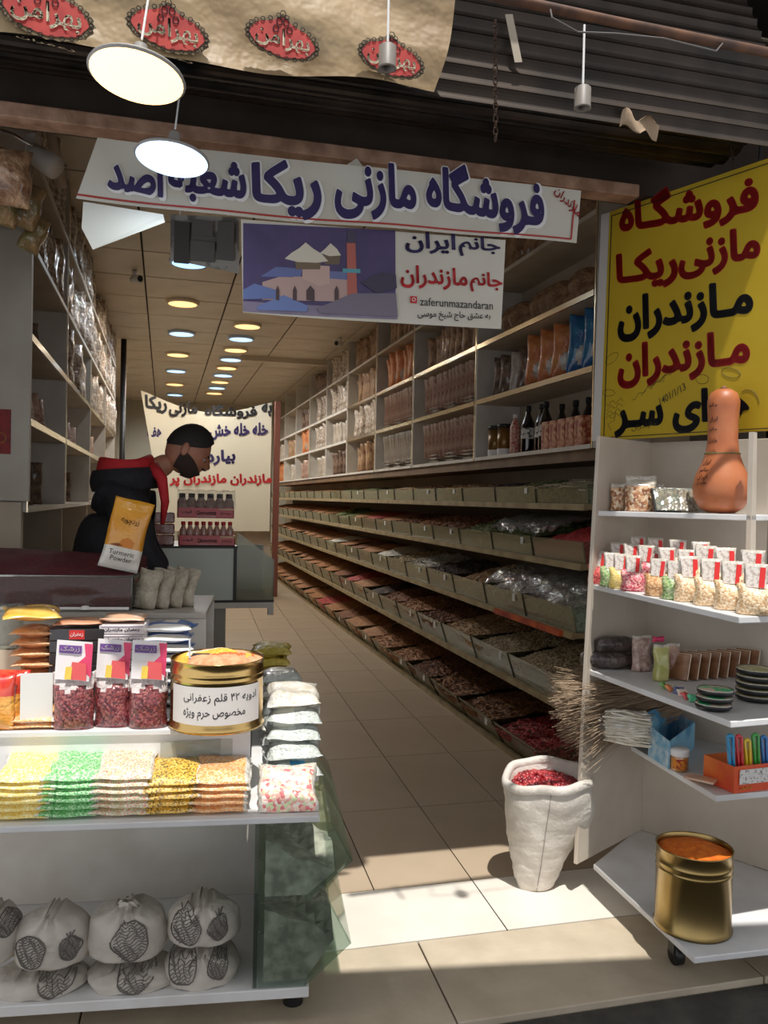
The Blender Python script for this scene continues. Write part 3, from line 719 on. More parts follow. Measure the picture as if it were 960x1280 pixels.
# near right bay: jars, bottles, boxes, bags, discs
XS = XR0
def bottle_p():
    t = thing('syrup_bottle', '', 'bottle', (0, 0, -50))
    MB().lathe([(.002, 0), (.042, 0), (.045, .01), (.045, .17), (.04, .2), (.018, .25), (.015, .265), (.015, .285)], 18).build('bottle_body', M('dark_syrup', (20, 10, 12), .12, coat=1), t, smooth=True)
    MB().lathe([(.019, .275), (.019, .31), (.004, .313)], 14).build('cap', INK, t, smooth=True)
    MB().lathe([(.0458, .095), (.0458, .165)], 18, cap=False).build('paper_label', M('bottle_label', (210, 204, 194), .5, c2=(60, 50, 56), ns=26, cr=(.55, .6)), t, smooth=True)
    return t
zb = ZR[0]+.021
for i, y in enumerate((5.02, 4.88, 4.76)):
    o = place('bottle', bottle_p, (XS+.09+.03*(i % 2), y, zb), (0, 0, 1), 'dark syrup bottle with white label in the first right bay, %s from the street' % ['third', 'second', 'first'][i], 'syrup bottles')
for i, (x, y) in enumerate(((.22, 4.62), (.22, 4.46), (.24, 4.84))):
    place('bottle', bottle_p, (XS+x, y, zb), (0, 0, 1), 'dark bottle in the back row behind the printed boxes, %s' % ['middle one', 'nearest the street', 'behind the labelled bottles'][i], 'syrup bottles')
def box_p():
    o = MB().box(-.045, -.045, 0, .045, .045, .17).build('printed_carton', M('printed_carton', (150, 62, 44), .5, c2=(206, 150, 110), ns=40, det=6, cr=(.45, .6)), bevel=.003); o['category'] = 'carton'; o.location = (0, 0, -50); return o
for i in range(5): place('carton', box_p, (XS+.06, 4.62-.105*i, zb), (0, 0, 0), 'red patterned carton beside the syrup bottles, %s of the row from the bottles' % ORD[i], 'patterned cartons')
def can_p():
    t = thing('golden_canister', '', 'canister', (0, 0, -50))
    MB().lathe([(.002, 0), (.05, 0), (.05, .2)], 20).build('canister_body', M('amber_canister', (140, 104, 52), .3, .3, c2=(96, 66, 34), ns=10), t, smooth=True)
    MB().lathe([(.052, .195), (.052, .22), (.003, .222)], 20).build('lid', BLACK, t, smooth=True)
    MB().lathe([(.0508, .004), (.0508, .05)], 20, cap=False).build('paper_label', INKW, t, smooth=True)
    return t
for i, y in enumerate((5.55, 5.38)): place('can', can_p, (XS+.08, y, zb), (0, 0, 0), 'amber canister with black lid, %s one in the first right bay' % ['farther', 'nearer'][i], 'amber canisters')
t = thing('red_label_bottle', 'slim bottle with a red wrapper between the canisters and syrup bottles', 'bottle', (XS+.07, 5.18, zb))
MB().lathe([(.002, 0), (.032, 0), (.034, .02), (.034, .19), (.014, .23), (.014, .25)], 16).build('bottle_body', M('red_wrap', (176, 36, 34), .4, c2=(210, 180, 160), ns=60), t, smooth=True)
MB().lathe([(.016, .245), (.016, .27), (.003, .272)], 12).build('cap', INKW, t, smooth=True)
z1 = ZR[1]+.024
for i, (k, y) in enumerate((('dark', 5.5), ('dark', 5.38), ('white', 5.2), ('dark', 5.08), ('orange', 4.95), ('orange', 4.76), ('orange', 4.58), ('blue', 4.38), ('blue', 4.2))):
    o = put(k, (XS+.13, y, z1+.004), (.1, 0, .45), 'second shelf up, first right bay, %s from far end' % ORD[i], 1.0 if i > 3 else .95, False)
    o.rotation_euler = (.10, .05, -.42); o.scale = (1.2, 1.2, 1.12)
def disc_p():
    o = MB().lathe([(.002, -.014), (.09, -.018), (.115, -.006), (.115, .006), (.09, .018), (.002, .014)], 26).build('round_dried_fruit_pack', G_STK, smooth=True); o['category'] = 'packet'; o.location = (0, 0, -50); return o
z2 = ZR[2]+.024
for i, y in enumerate((5.35, 5.22, 4.88, 4.76, 4.66, 4.35)):
    place('disc', disc_p, (XS+.14, y, z2+.118), (PI/2-.25, 0, -.6), 'round brown dried fruit disc, second highest shelf of first right bay, %s from far' % ORD[i], 'round dried fruit discs')
# security cameras under the ceiling
def cctv(loc, rz, label):
    t = thing('security_camera', label, 'camera', loc, rz)
    MB().tube([(0, 0, 0), (0, 0, -.05)], .02, 12).build('mount', INKW, t, smooth=True)
    MB().tube([(-.03, 0, -.075), (.0, 0, -.075), (.09, 0, -.085)], [.03, .034, .034], 16).build('camera_body', M('camera_white', (214, 208, 200), .4), t, smooth=True)
    MB().tube([(.088, 0, -.085), (.095, 0, -.086)], .026, 16).build('lens', BLACK, t, smooth=True)
cctv((2.03, 9.9, 3.45), -2.3, 'white security camera under the ceiling by the right shelves')
cctv((-.28, 7.6, 3.45), -1.0, 'white security camera under the ceiling by the left row of lamps')
pc = P(55, 200, y=3.5); 
t = thing('security_camera', 'white bullet security camera at upper left by the hanging goods', 'camera', pc, -.5)
MB().tube([(-.05, 0, .03), (0, 0, 0), (.05, 0, -.035)], [.04, .045, .045], 18).build('camera_body', MATS['camera_white'], t, smooth=True)
MB().box(-.07, -.02, .03, -.03, .02, .1).build('mount', INKW, t)
#@@PART2
# ================================================================== OUTSIDE
TARP = M('unseen_awning_cloth', (120, 118, 112), .8)
mb = MB(); mb.slab([(-4, 2.02, 3.3), (-4, -5, 3.5), (5, -5, 3.5), (5, .76, 3.3)], (0, 0, 1), .01)  # unseen awning, slanted edge set to end the sunlit strip on the floor
tag(mb.build('unseen_awning', TARP), 'unseen grey cloth awning added over the lane to cut the sunlight', 'awning')

# ================================================================== BULK BINS ALONG THE RIGHT WALL
XB = {0: (1.95, 2.03), 1: (2.00, 2.05), 2: (2.05, 2.08), 3: (2.08, 2.10), 4: (2.10, 2.11)}      # rim x, base x  (0 = lowest)
ZB = [(.03, .175), (.45, .60), (.83, .965), (1.19, 1.305), (1.50, 1.60)]
YB0 = [4.08, 3.98, 3.9, 3.86, 3.86]; CELL = .62; YEND = 16.9
BINN = ['lowest', 'second lowest', 'middle', 'second highest', 'top']
C3 = lambda *a: a
KIND = {
 'petals': ([(150, 46, 50), (190, 70, 72), (110, 50, 40), (176, 96, 80)], 'red and pink dried petals', 55, 'f'),
 'herb': ([(120, 78, 48), (150, 100, 60), (96, 62, 40), (168, 120, 70)], 'brown dried herbs', 60, 'f'),
 'red': ([(196, 66, 66), (210, 84, 80), (170, 50, 54)], 'bright red granules', 140, 'g'),
 'green': ([(96, 110, 60), (120, 130, 76), (76, 90, 50)], 'green dried herb', 70, 'f'),
 'greenleaf': ([(120, 128, 84), (96, 104, 66), (150, 150, 106)], 'grey green dried leaves', 50, 'f'),
 'buds': ([(170, 150, 116), (140, 120, 88), (190, 172, 136), (112, 92, 68)], 'pale dried buds', 60, 'g'),
 'white': ([(196, 190, 176), (170, 164, 150), (210, 206, 196)], 'whitish dried shells', 60, 'f'),
 'nut': ([(156, 108, 70), (178, 128, 86), (132, 88, 56)], 'tan shelled nuts', 75, 'g'),
 'seed': ([(120, 76, 50), (140, 92, 60), (98, 60, 40)], 'brown seeds', 90, 'g'),
 'dark': ([(60, 46, 38), (84, 62, 50), (46, 36, 32)], 'dark dried fruit', 55, 'g'),
 'purple': ([(74, 52, 66), (96, 84, 72), (58, 52, 50), (110, 104, 84)], 'dark purple dried flowers', 50, 'f'),
 'twig': ([(176, 164, 140), (196, 186, 164), (150, 136, 112)], 'cream dried twigs', 45, 't'),
 'flake': ([(184, 150, 110), (150, 112, 78), (200, 172, 134)], 'beige brown flakes', 60, 'f'),
}
BM = {k: M('bulk_'+k, vor=v[0], ns=v[2]*1.3, rough=.75) for k, v in KIND.items()}
GM = {}
for k, v in KIND.items():
    for i, c in enumerate(v[0][:3]): GM[k, i] = M('grain_%s_%d' % (k, i), c, .7)
CONT = [
 ['petals', 'herb', 'herb', 'seed', 'nut', 'nut', 'nut', 'nut', 'seed', 'nut', 'petals', 'dark'],
 ['buds', 'buds', 'flake', 'seed', 'nut', 'seed', 'dark', 'nut', 'petals', 'seed', 'nut', 'dark'],
 ['white', 'white', 'flake', 'dark', 'white', 'buds', 'white', 'nut', 'seed', 'nut', 'white', 'dark'],
 ['red', 'green', 'greenleaf', 'seed', 'nut', 'seed', 'nut', 'petals', 'nut', 'green', 'green', 'white'],
 ['twig', 'greenleaf', 'purple', 'flake', 'herb', 'flake', 'flake', 'buds', 'green', 'nut', 'green', 'white'],
]
npr = np.random.RandomState(5)
DIVM = GLASS('dark_edged_divider', (200, 205, 190), .1, .1, dens=.55, dc=(60, 56, 40))
def granules(n, shape_, size, zfn, x0, x1, y0, y1):
    """n small pieces scattered over a heap; returns verts, faces, piece material numbers"""
    if shape_ == 'g': base = np.array([(1, 0, 0), (-1, 0, 0), (0, 1, 0), (0, -1, 0), (0, 0, .8), (0, 0, -.8)], float); f = [(0, 2, 4), (2, 1, 4), (1, 3, 4), (3, 0, 4), (2, 0, 5), (1, 2, 5), (3, 1, 5), (0, 3, 5)]
    elif shape_ == 'f': base = np.array([(1.5, 0, 0), (.2, .8, .25), (-1.3, .3, 0), (-.3, -.8, .3), (0, 0, -.15)], float); f = [(0, 1, 3), (1, 2, 3), (0, 4, 1), (1, 4, 2), (2, 4, 3), (3, 4, 0)]
    else: base = np.array([(5, .35, 0), (5, -.35, .2), (-5, .35, 0), (-5, -.35, .2), (5, 0, .6), (-5, 0, .6)], float); f = [(0, 1, 4), (2, 5, 3), (0, 2, 3, 1), (1, 3, 5, 4), (4, 5, 2, 0)]
    V = []; Fc = []; Mi = []
    for i in range(n):
        x, y = npr.uniform(x0, x1), npr.uniform(y0, y1); z = zfn((x-x0)/(x1-x0), (y-y0)/(y1-y0))
        a, b = npr.uniform(0, 6.28), npr.uniform(-.9, .9); ca, sa, cb, sb = math.cos(a), math.sin(a), math.cos(b), math.sin(b)
        Rm = np.array([[ca, -sa*cb, sa*sb], [sa, ca*cb, -ca*sb], [0, sb, cb]])
        p = (base*size*npr.uniform(.7, 1.2)) @ Rm.T + (x, y, z+size*.25)
        o = len(V); V += [tuple(q) for q in p]; Fc += [tuple(j+o for j in q) for q in f]; Mi += [npr.randint(1, 4)]*len(f)
    return V, Fc, Mi
for r in range(5):
    xr, xb = XB[r]; z0, zt = ZB[r]; y0 = YB0[r]
    t = thing('bulk_bin_shelf', 'long glass-fronted row of bulk bins on the right, %s of five' % BINN[r], 'bin shelf', (xb, y0, z0))
    L_ = YEND-y0
    MB().box(-.01, 0, -.03, .5, L_, 0).build('base_board', OLIVE, t)
    MB().box(-.028, 0, -.034, -.01, L_, .0).build('front_rail', OLIVE, t)
    MB().box(.44, 0, 0, .45, L_, zt-z0+.16 if r < 4 else .14).build('back_board', M('bin_back', (110, 92, 70), .8), t)
    ncell = int(L_/CELL); me = None
    for i in range(ncell+1):
        yy = min(i*CELL, L_-.006)
        o = MB().slab([(-.006, yy, 0), (xr-xb-.006, yy, zt-z0), (.44, yy, zt-z0+.03), (.44, yy, 0)], (0, -1, 0), .005).build('divider', GLG if i == 0 else DIVM, t) if i < 2 else link('divider', me, t)
        if i >= 2: o.location = (0, yy-CELL, 0)
        if i == 1: me = o.data
        if i < ncell:
            if i == 0: pane = MB().slab([(0, .003, .0), (xr-xb, .003, zt-z0), (xr-xb, CELL-.003, zt-z0), (0, CELL-.003, 0)], (-1, 0, 0), .004).build('glass_pane', GLD, t).data
            else: link('glass_pane', pane, t).location = (0, i*CELL, 0)
    # price tickets on the panes
    for i in (1, 3, 4, 6, 8):
        if i < ncell:
            u = .3+.07*i; x = (xr-xb)*.75-.006
            MB().slab([(x, i*CELL+u*.3, (zt-z0)*.55), (x, i*CELL+u*.3+.04, (zt-z0)*.55), (x, i*CELL+u*.3+.04, (zt-z0)*.9), (x, i*CELL+u*.3, (zt-z0)*.9)], (-1, 0, 0), .001).build('price_ticket', INKW, t)
    # contents
    mbf = MB(); usedf = None
    for i in range(ncell):
        k = CONT[r][i] if i < len(CONT[r]) else ['nut', 'seed', 'green', 'white', 'flake'][(i+r) % 5]
        ya, yb2 = y0+i*CELL+.008, y0+(i+1)*CELL-.008; hh = zt-z0; seed = rnd.uniform(0, 20); back = .10 if r != 4 else .05
        def zf(u, v, hh=hh, seed=seed, back=back):
            return z0+hh*(.80+.10*math.sin(v*5+seed))+back*math.sin(min(1, u*1.15)*PI*.5)*(.55+.45*math.sin(PI*v))+.008*math.sin(u*14+seed)*math.cos(v*17+seed)
        xa = xr+.012; xc = 2.52 if 0 else xb+.43
        mb = MB() if i < 11 else mbf
        N_ = (14, 10) if i < 4 else (8, 6)
        def fr(u, v, zf=zf, xa=xa, xc=xc, ya=ya, yb2=yb2):
            # the first strip is the front skin behind the glass
            if u < .001: return (xb+.008, ya+(yb2-ya)*v, z0+.002)
            uu = (u-1/N_[0])/(1-1/N_[0]); return (xa+(xc-xa)*uu, ya+(yb2-ya)*v, zf(uu, v) if uu > .001 else min(zf(0, v), zt-.006))
        mb.grid(fr, *N_)
        # closing sides
        if i == 0: mb.add([(xb+.008, ya, z0+.002), (xa, ya, zt-.02), (xc, ya, zt+.02), (xc, ya, z0+.002)], [(0, 1, 2, 3)])
        if i < 6:
            n = int((1500, 1100, 900, 600, 450, 350)[i]*(1.0 if KIND[k][3] != 't' else .25)); sz = {'f': .0105, 'g': .0085, 't': .012}[KIND[k][3]]*(1.0 if i < 3 else 1.35)
            if k == 'red': sz = .0045; n = 2600
            V, Fc, Mi = granules(n, KIND[k][3], sz, zf, xa+.004, xc-.02, ya+.008, yb2-.008)
            o_ = len(mb.v); mb.v += V; mb.f += [tuple(q+o_ for q in f) for f in Fc]; mb.m += Mi
        if i < 11:
            mb.build('bulk_heap', [BM[k]]+[GM[k, q] for q in range(3)], kind='stuff', label='heap of %s in the %s bin row, %s bin from the street' % (KIND[k][1], BINN[r], ORD[i]), cat='bulk goods')
        elif i == ncell-1 and mbf.v:
            mbf.build('bulk_heap', [BM['nut']], kind='stuff', label='far heaps of bulk goods at the dim end of the %s bin row' % BINN[r], cat='bulk goods')
# film thrown over two bins
def film(name, x0, x1, y0, y1, z, label, h=.05):
    mb = MB(); mb.grid(lambda u, v: (x0+(x1-x0)*u, y0+(y1-y0)*v, z+h*math.sin(u*2.2)+.018*math.sin(u*23+v*9)*math.cos(v*21-u*7)+.012*math.sin(v*31+u*14)), 30, 34)
    tag(mb.build(name, PLAS, smooth=True), label, 'plastic film')
film('plastic_film', 2.02, 2.48, 3.9, 5.05, .985, 'crumpled clear film over the pale goods in the middle bin row', .12)
film('plastic_film', 2.07, 2.48, 4.3, 5.1, 1.335, 'clear film over the green herb in the second highest bin row', .08)
tag(MB().box(2.03, 4.0, .797, 2.052, 4.9, .829).build('orange_cloth_strip', M('orange_cloth', (206, 96, 40), .7, c2=(150, 50, 30), ns=8)), 'orange cloth strip on the rail below the middle bin row', 'cloth')
# scoops
def scoop(px, py, z, rz, label, s=1):
    c = P(px, py, z=z); t = thing('metal_scoop', label, 'scoop', (2.17, c.y*2.17/c.x if c.x else 7, z), rz)
    MB().grid(lambda u, v: (.045*s*math.cos(PI*u), (v-.5)*.16*s, .045*s*math.sin(PI*u)*(1-.3*v)), 10, 4).build('blade', CHROME, t, smooth=True)
    MB().tube([(0, .08*s, .03), (0, .20*s, .09)], .011*s, 8).build('handle', CHROME, t, smooth=True)
scoop(487, 800, .26, -.6, 'steel scoop stuck in the nuts of the lowest bin row', 1.5)
scoop(410, 745, .28, -.9, 'long steel scoop standing far back in the lowest bin row', 1.3)

# ================================================================== FRONT DISPLAY TABLE (left)
TO = Vector((.442, 2.31, 0)); TA = Vector((-.9936, .113, 0)); TBk = Vector((.113, .9936, 0))
def T(s, t, z): return TO+TA*s+TBk*t+Vector((0, 0, z))
trz = math.atan2(.113, -.9936)+PI      # table x axis (to the right) in world
tb = thing('display_table', 'white stepped laminate display table with glass side bins at front left', 'table', T(0, 0, 0))
def tbox(name, s0, s1, t0, t1, z0, z1, mat, parent=tb, bevel=.003):
    o = T(0, 0, 0) if parent is tb else Vector((0, 0, 0))
    pts = [T(s, t, 0)-o for s, t in ((s0, t0), (s1, t0), (s1, t1), (s0, t1))]
    return MB().prism([(p.x, p.y) for p in pts], z0, z1).build(name, mat, parent, bevel=bevel)
tbox('bottom_board', 0.02, 1.35, .02, .62, .07, .10, WHITE2)
tbox('front_board', 0, 1.35, 0, .34, .582, .60, WHITE2)
tbox('riser_panel', .2, 1.35, .21, .222, .60, .782, WHITE2)
tbox('middle_board', .2, 1.35, .20, .80, .782, .80, WHITE2)
tbox('back_panel', .02, 1.35, .60, .612, .10, .582, WHITE)
tbox('inner_side_panel', .168, .18, .03, .60, .10, .582, GLG, bevel=0)
tbox('rear_riser', .37, 1.35, .70, .712, .80, 1.06, WHITE)
tbox('upper_board', .37, 1.35, .69, 1.25, 1.06, 1.08, M('grey_ledge', (170, 164, 154), .5))
tbox('side_board', -.02, .2, .34, 1.6, .582, .60, WHITE2)
tbox('rear_panel', .37, 1.35, 1.2, 1.22, 0, 1.06, WHITE)
for s in (.06, 1.2):
    c = T(s, .12, 0)-T(0, 0, 0); MB().lathe([(.002, 0), (.03, 0), (.03, .03), (.012, .045), (.012, .07)], 14, (c.x, c.y, 0)).build('foot', BLACK, tb)
# glass side bins facing the aisle (profile in s/z, along t)
def sidebin(zb, zm, zt, label):
    g_ = thing('glass_side_bin', label, 'glass bin', T(0, 0, 0))
    o = T(0, 0, 0); pr = [(.165, zb), (.03, zb), (-.10, zm), (-.035, zt)]
    def sl(a, b, nm): 
        p = [T(a[0], .02, a[1])-o, T(b[0], .02, b[1])-o, T(b[0], .9, b[1])-o, T(a[0], .9, a[1])-o]; MB().slab(p, (1, 0, .3), .005).build(nm, GLG, g_)
    sl(pr[1], pr[2], 'lower_pane'); sl(pr[2], pr[3], 'upper_pane')
    p = [T(s, .02, z)-o for s, z in pr+[(.165, zt)]]; MB().slab(p, (0, -1, 0), .005).build('front_pane', GLG, g_)
    for k in range(1, 3):
        p = [T(s, .02+.3*k, z)-o for s, z in pr+[(.165, zt)]]; MB().slab(p, (0, -1, 0), .005).build('divider', GLD, g_)
sidebin(.105, .22, .345, 'lower greenish glass bin at the aisle side of the display table')
sidebin(.35, .46, .575, 'upper greenish glass bin at the aisle side of the display table')
for k, (zb_, zt_, col, nm) in enumerate(((.112, .31, (186, 178, 164), 'lower'), (.357, .50, (206, 198, 184), 'upper'))):
    mb = MB()
    def hp(u, v, zb_=zb_, zt_=zt_, k=k):
        s = .15-.2*u; z = zt_-(.06*u)+.015*math.sin(v*13+u*5+k)+.01*math.cos(u*9+v*23); return T(s, .035+.8*v, z)
    mb.grid(hp, 8, 20)
    mb.grid(lambda u, v: (lambda p, q: p.lerp(q, v))(T(.15-.12*u, .035, zb_+.003), hp(u, 0)), 8, 3)
    mb.grid(lambda u, v: (lambda p, q: p.lerp(q, v))(T(.03, .035+.8*u, zb_+.003), hp(1, u)), 20, 3)
    mb.build('bulk_heap', M('side_bulk_%d' % k, col, .9, c2=tuple(int(c*.7) for c in col), ns=24, det=6), kind='stuff', label='grey bulk goods seen through the %s glass side bin' % nm, cat='bulk goods')

# cloth bags on the bottom board
CLOTH = M('bag_cloth', (204, 196, 184), .85, c2=(188, 180, 168), ns=10, bump=.35, bs=18)
PRT = M('bag_print', (104, 98, 92), .8)
def motif(cx, cz, w, h, yfn, seed):
    """block print: filled oval of squiggles with a small knob"""
    mb = MB(); r = random.Random(seed)
    def pt(a, b): return Vector((cx+a*w/2, yfn(cx+a*w/2, cz+b*h/2)-.003, cz+b*h/2))
    def line(pts, rr=.0016): mb.tube([pt(*p) for p in pts], rr, 4)
    wob = lambda t: 1+.07*math.sin(t*3+seed)+.05*math.sin(t*5+seed*2)
    line([(math.cos(t)*wob(t)*(1-.18*max(0, math.sin(t))), math.sin(t)*wob(t)) for t in [2*PI*i/24 for i in range(25)]], .0022)
    for i in range(13):
        b = -.86+.143*i; e = math.sqrt(max(0, 1-b*b))*.9
        line([(-e+2*e*j/8, b+.10*math.sin(j*1.9+i*.8+seed)+.25*(j/8-.5)*(1-abs(b))) for j in range(9)], .0013)
    for i in range(4):
        a = -.6+.4*i; e = math.sqrt(max(0, 1-a*a))*.7; line([(a+.14*math.sin(j*1.3+i), -e+2*e*j/6) for j in range(7)], .0010)
    if w < .07:
        for i in range(3): line([((i-1)*.10, .95), ((i-1)*.34, 1.28)], .002)
    return mb
def sackbag(loc, w, h, t, rz, label, seed, prints, group=None):
    r = random.Random(seed); ph = [r.uniform(0, 6) for _ in range(6)]
    o = thing('cloth_bag', label, 'bag', loc, rz, None)
    def sil(z):   # half width by height
        q = min(1, max(0.0, z/h)); return (w/2)*(.95+.05*min(1, q*4))*max(.42, (1-q**4.2)**(1/2.6))*(1+.02*math.sin(q*11+ph[4]))
    def dep(x, z):
        q = max(0, z/h); s = sil(z); e = max(0, 1-abs(x/s)**2.6) if s > 0 else 0
        return t/2*(e**.55)*(1-max(0, q-.25)**2*1.1)**.5 if q < 1.2 else 0
    def rip(x, z): return .008*math.sin(x*30+z*16+ph[0])*math.sin(z*24+ph[1])+.005*math.sin((x*.6+z)*60+ph[2])+.009*max(0, z/h-.45)*math.sin(math.atan2(x, h*1.05-z+.01)*9+ph[3])*2
    def front(u, v):
        z = v*h*(1-.10*abs(2*u-1)**2.4)+.004*math.sin(u*15+ph[3]); x = (2*u-1)*sil(z)
        return (x, -max(.004, dep(x, z)+rip(x, z)*(.3+v)), max(0, z))
    def backf(u, v):
        p = front(1-u, v); return (p[0], -p[1], p[2])
    mb = MB(); mb.grid(front, 22, 16); mb.grid(backf, 22, 16)
    n1 = 23*17
    for i in range(22):
        a = 16*23+i; b = n1+16*23+22-i; mb.f.append((a, a+1, b-1, b)); mb.m.append(0)
        a = i; b = n1+22-i; mb.f.append((a, b, b-1, a+1)); mb.m.append(0)
    for j in range(16):
        a = j*23; b = n1+j*23+22; mb.f.append((a, a+23, b+23, b)); mb.m.append(0)
        a = j*23+22; b = n1+j*23; mb.f.append((a, b, b+23, a+23)); mb.m.append(0)
    mb.build('cloth', CLOTH, o, smooth=True)
    yf = lambda x, z: -max(.004, dep(x, z)+rip(x, z)*(.3+z/h))
    for i, (cx, cz, pw, phh) in enumerate(prints):
        motif(cx, cz, pw, phh, yf, seed+i).build('printed_motif', PRT, o)
    # bunched knot
    if seed == 5:
        MB().grid(lambda u, v: ((.03-.012*v)*math.cos(2*PI*u)*(1+.3*math.sin(u*44)), (.022-.008*v)*math.sin(2*PI*u)*(1+.3*math.sin(u*44)), h*.95+.016*v), 22, 3).build('knotted_top', CLOTH, o, smooth=True)
    return o
def onb(px, py, z, t):     # point on a board at height z in front of distance t
    p0 = T(0, t, 0); return P(px, py, p0=tuple(p0), n=tuple(TBk))
for (px0, px1, pyb, pyt, base, lab, prints, sd) in (
    (100, 222, 1253, 1200, 1, 'flat printed cloth bag at the bottom of the middle pile', [(.01, .045, .10, .085)], 1),
    (-30, 104, 1264, 1208, 1, 'flat printed cloth bag at the bottom of the left pile', [(.06, .045, .09, .08)], 2),
    (199, 298, 1243, 1182, 1, 'lower rounded cloth bag with two motifs beside the glass bin', [(-.05, .065, .08, .10), (.05, .06, .055, .07)], 3),
    (203, 300, 1187, 1122, 0, 'upper rounded cloth bag with two motifs beside the glass bin', [(-.045, .055, .085, .09), (.045, .05, .055, .065)], 4),
    (98, 206, 1207, 1130, 0, 'large cloth bag with one oval motif on the middle pile', [(.02, .06, .10, .10)], 5),
    (4, 108, 1216, 1136, 0, 'large cloth bag with two motifs on the left pile', [(-.045, .05, .085, .085), (.06, .055, .055, .065)], 6),
    (-60, 16, 1212, 1136, 0, 'cloth bag cut by the left edge of the picture', [(.05, .1, .05, .06)], 7)):
    a, b = onb(px0, pyb, 0, .035), onb(px1, pyb, 0, .035); c = onb((px0+px1)/2, pyt, 0, .035+.10)
    zlo = .10 if base else (a.z+b.z)/2; dpt = .19 if base else .17
    m_ = (a+b)/2+TBk*(dpt/2+(0 if base else .01))
    sackbag((m_.x, m_.y, zlo), (b-a).length, (c.z-zlo)*1.03, dpt, trz, lab, sd, prints)

# stacks of candied sugar packets on the front board
def pk_mats(key, cols, coat=.9): return M('packet_'+key, vor=cols, ns=230, rough=.35, coat=coat, bump=1.0, bs=40)
CL = {'yellow': [(236, 206, 96), (246, 224, 140), (250, 238, 180)], 'green': [(120, 196, 120), (160, 220, 150), (90, 170, 96), (200, 232, 190)],
      'mixed': [(226, 214, 186), (206, 196, 150), (226, 150, 130), (190, 204, 160), (240, 232, 214)], 'gold': [(234, 186, 70), (244, 206, 110), (214, 160, 50), (120, 96, 40)],
      'orange': [(226, 150, 84), (240, 180, 116), (236, 204, 160)], 'pinkm': [(240, 180, 164), (246, 220, 196), (222, 120, 120), (216, 226, 176), (250, 236, 222)]}
CLEARB = M('packet_clear_border', (206, 196, 176), .25, coat=1, bump=.9, bs=40, c2=(226, 222, 214), ns=30)
def flatpack(key):
    def f():
        o = pillow(.165, .17, .026, 14, 12, wob=.005, seed=len(key), sq=6, mfn=lambda u, v: 1 if (abs(u-.5) > .46 or v > .90 or v < .04) else 0).build('sugar_candy_packet', [pk_mats(key, CL[key]), CLEARB], smooth=True)
        o['category'] = 'packet'; o.location = (0, 0, -50); return o
    return f
def flatstack(key, px, n, label, t0=.03, tz=.6, tilt=.22, name=None, w=1.0, step=.0175, dt=.006):
    p = onb(px, 1000, 0, t0)
    for i in range(n):
        q = Vector((p.x, p.y, tz+.012+i*step))+TBk*(i*dt)+TA*rnd.uniform(-.006, .006)
        # lying: local z -> depth, thickness up
        place('fp_'+key, flatpack(key), q, (-PI/2+tilt*(i/n), 0, trz+PI+rnd.uniform(-.05, .05)) if 0 else (PI/2+PI+tilt*i/n, 0, trz+rnd.uniform(-.05, .05)), '%s, %s from the bottom of its stack' % (label, ORD[i]), None, (w, 1, 1))
flatstack('yellow', 24, 6, 'yellow candied sugar packet, leftmost front stack')
flatstack('green', 85, 6, 'green candied sugar packet on the front board')
flatstack('mixed', 150, 6, 'pale speckled sugar packet right of the green ones')
flatstack('gold', 212, 5, 'golden candied packet right of the speckled ones')
flatstack('orange', 275, 5, 'orange yellow candied packet, rightmost front stack')
# clear acrylic price holder on the step edge
a, b = onb(200, 957, 0, .19), onb(304, 925, 0, .19)
tag(MB().box(a.x, a.y-.004, a.z, b.x, a.y, b.z).build('price_holder', PLAST, bevel=.004), 'clear plastic price holder hanging below the tin with the handwritten label', 'price holder')

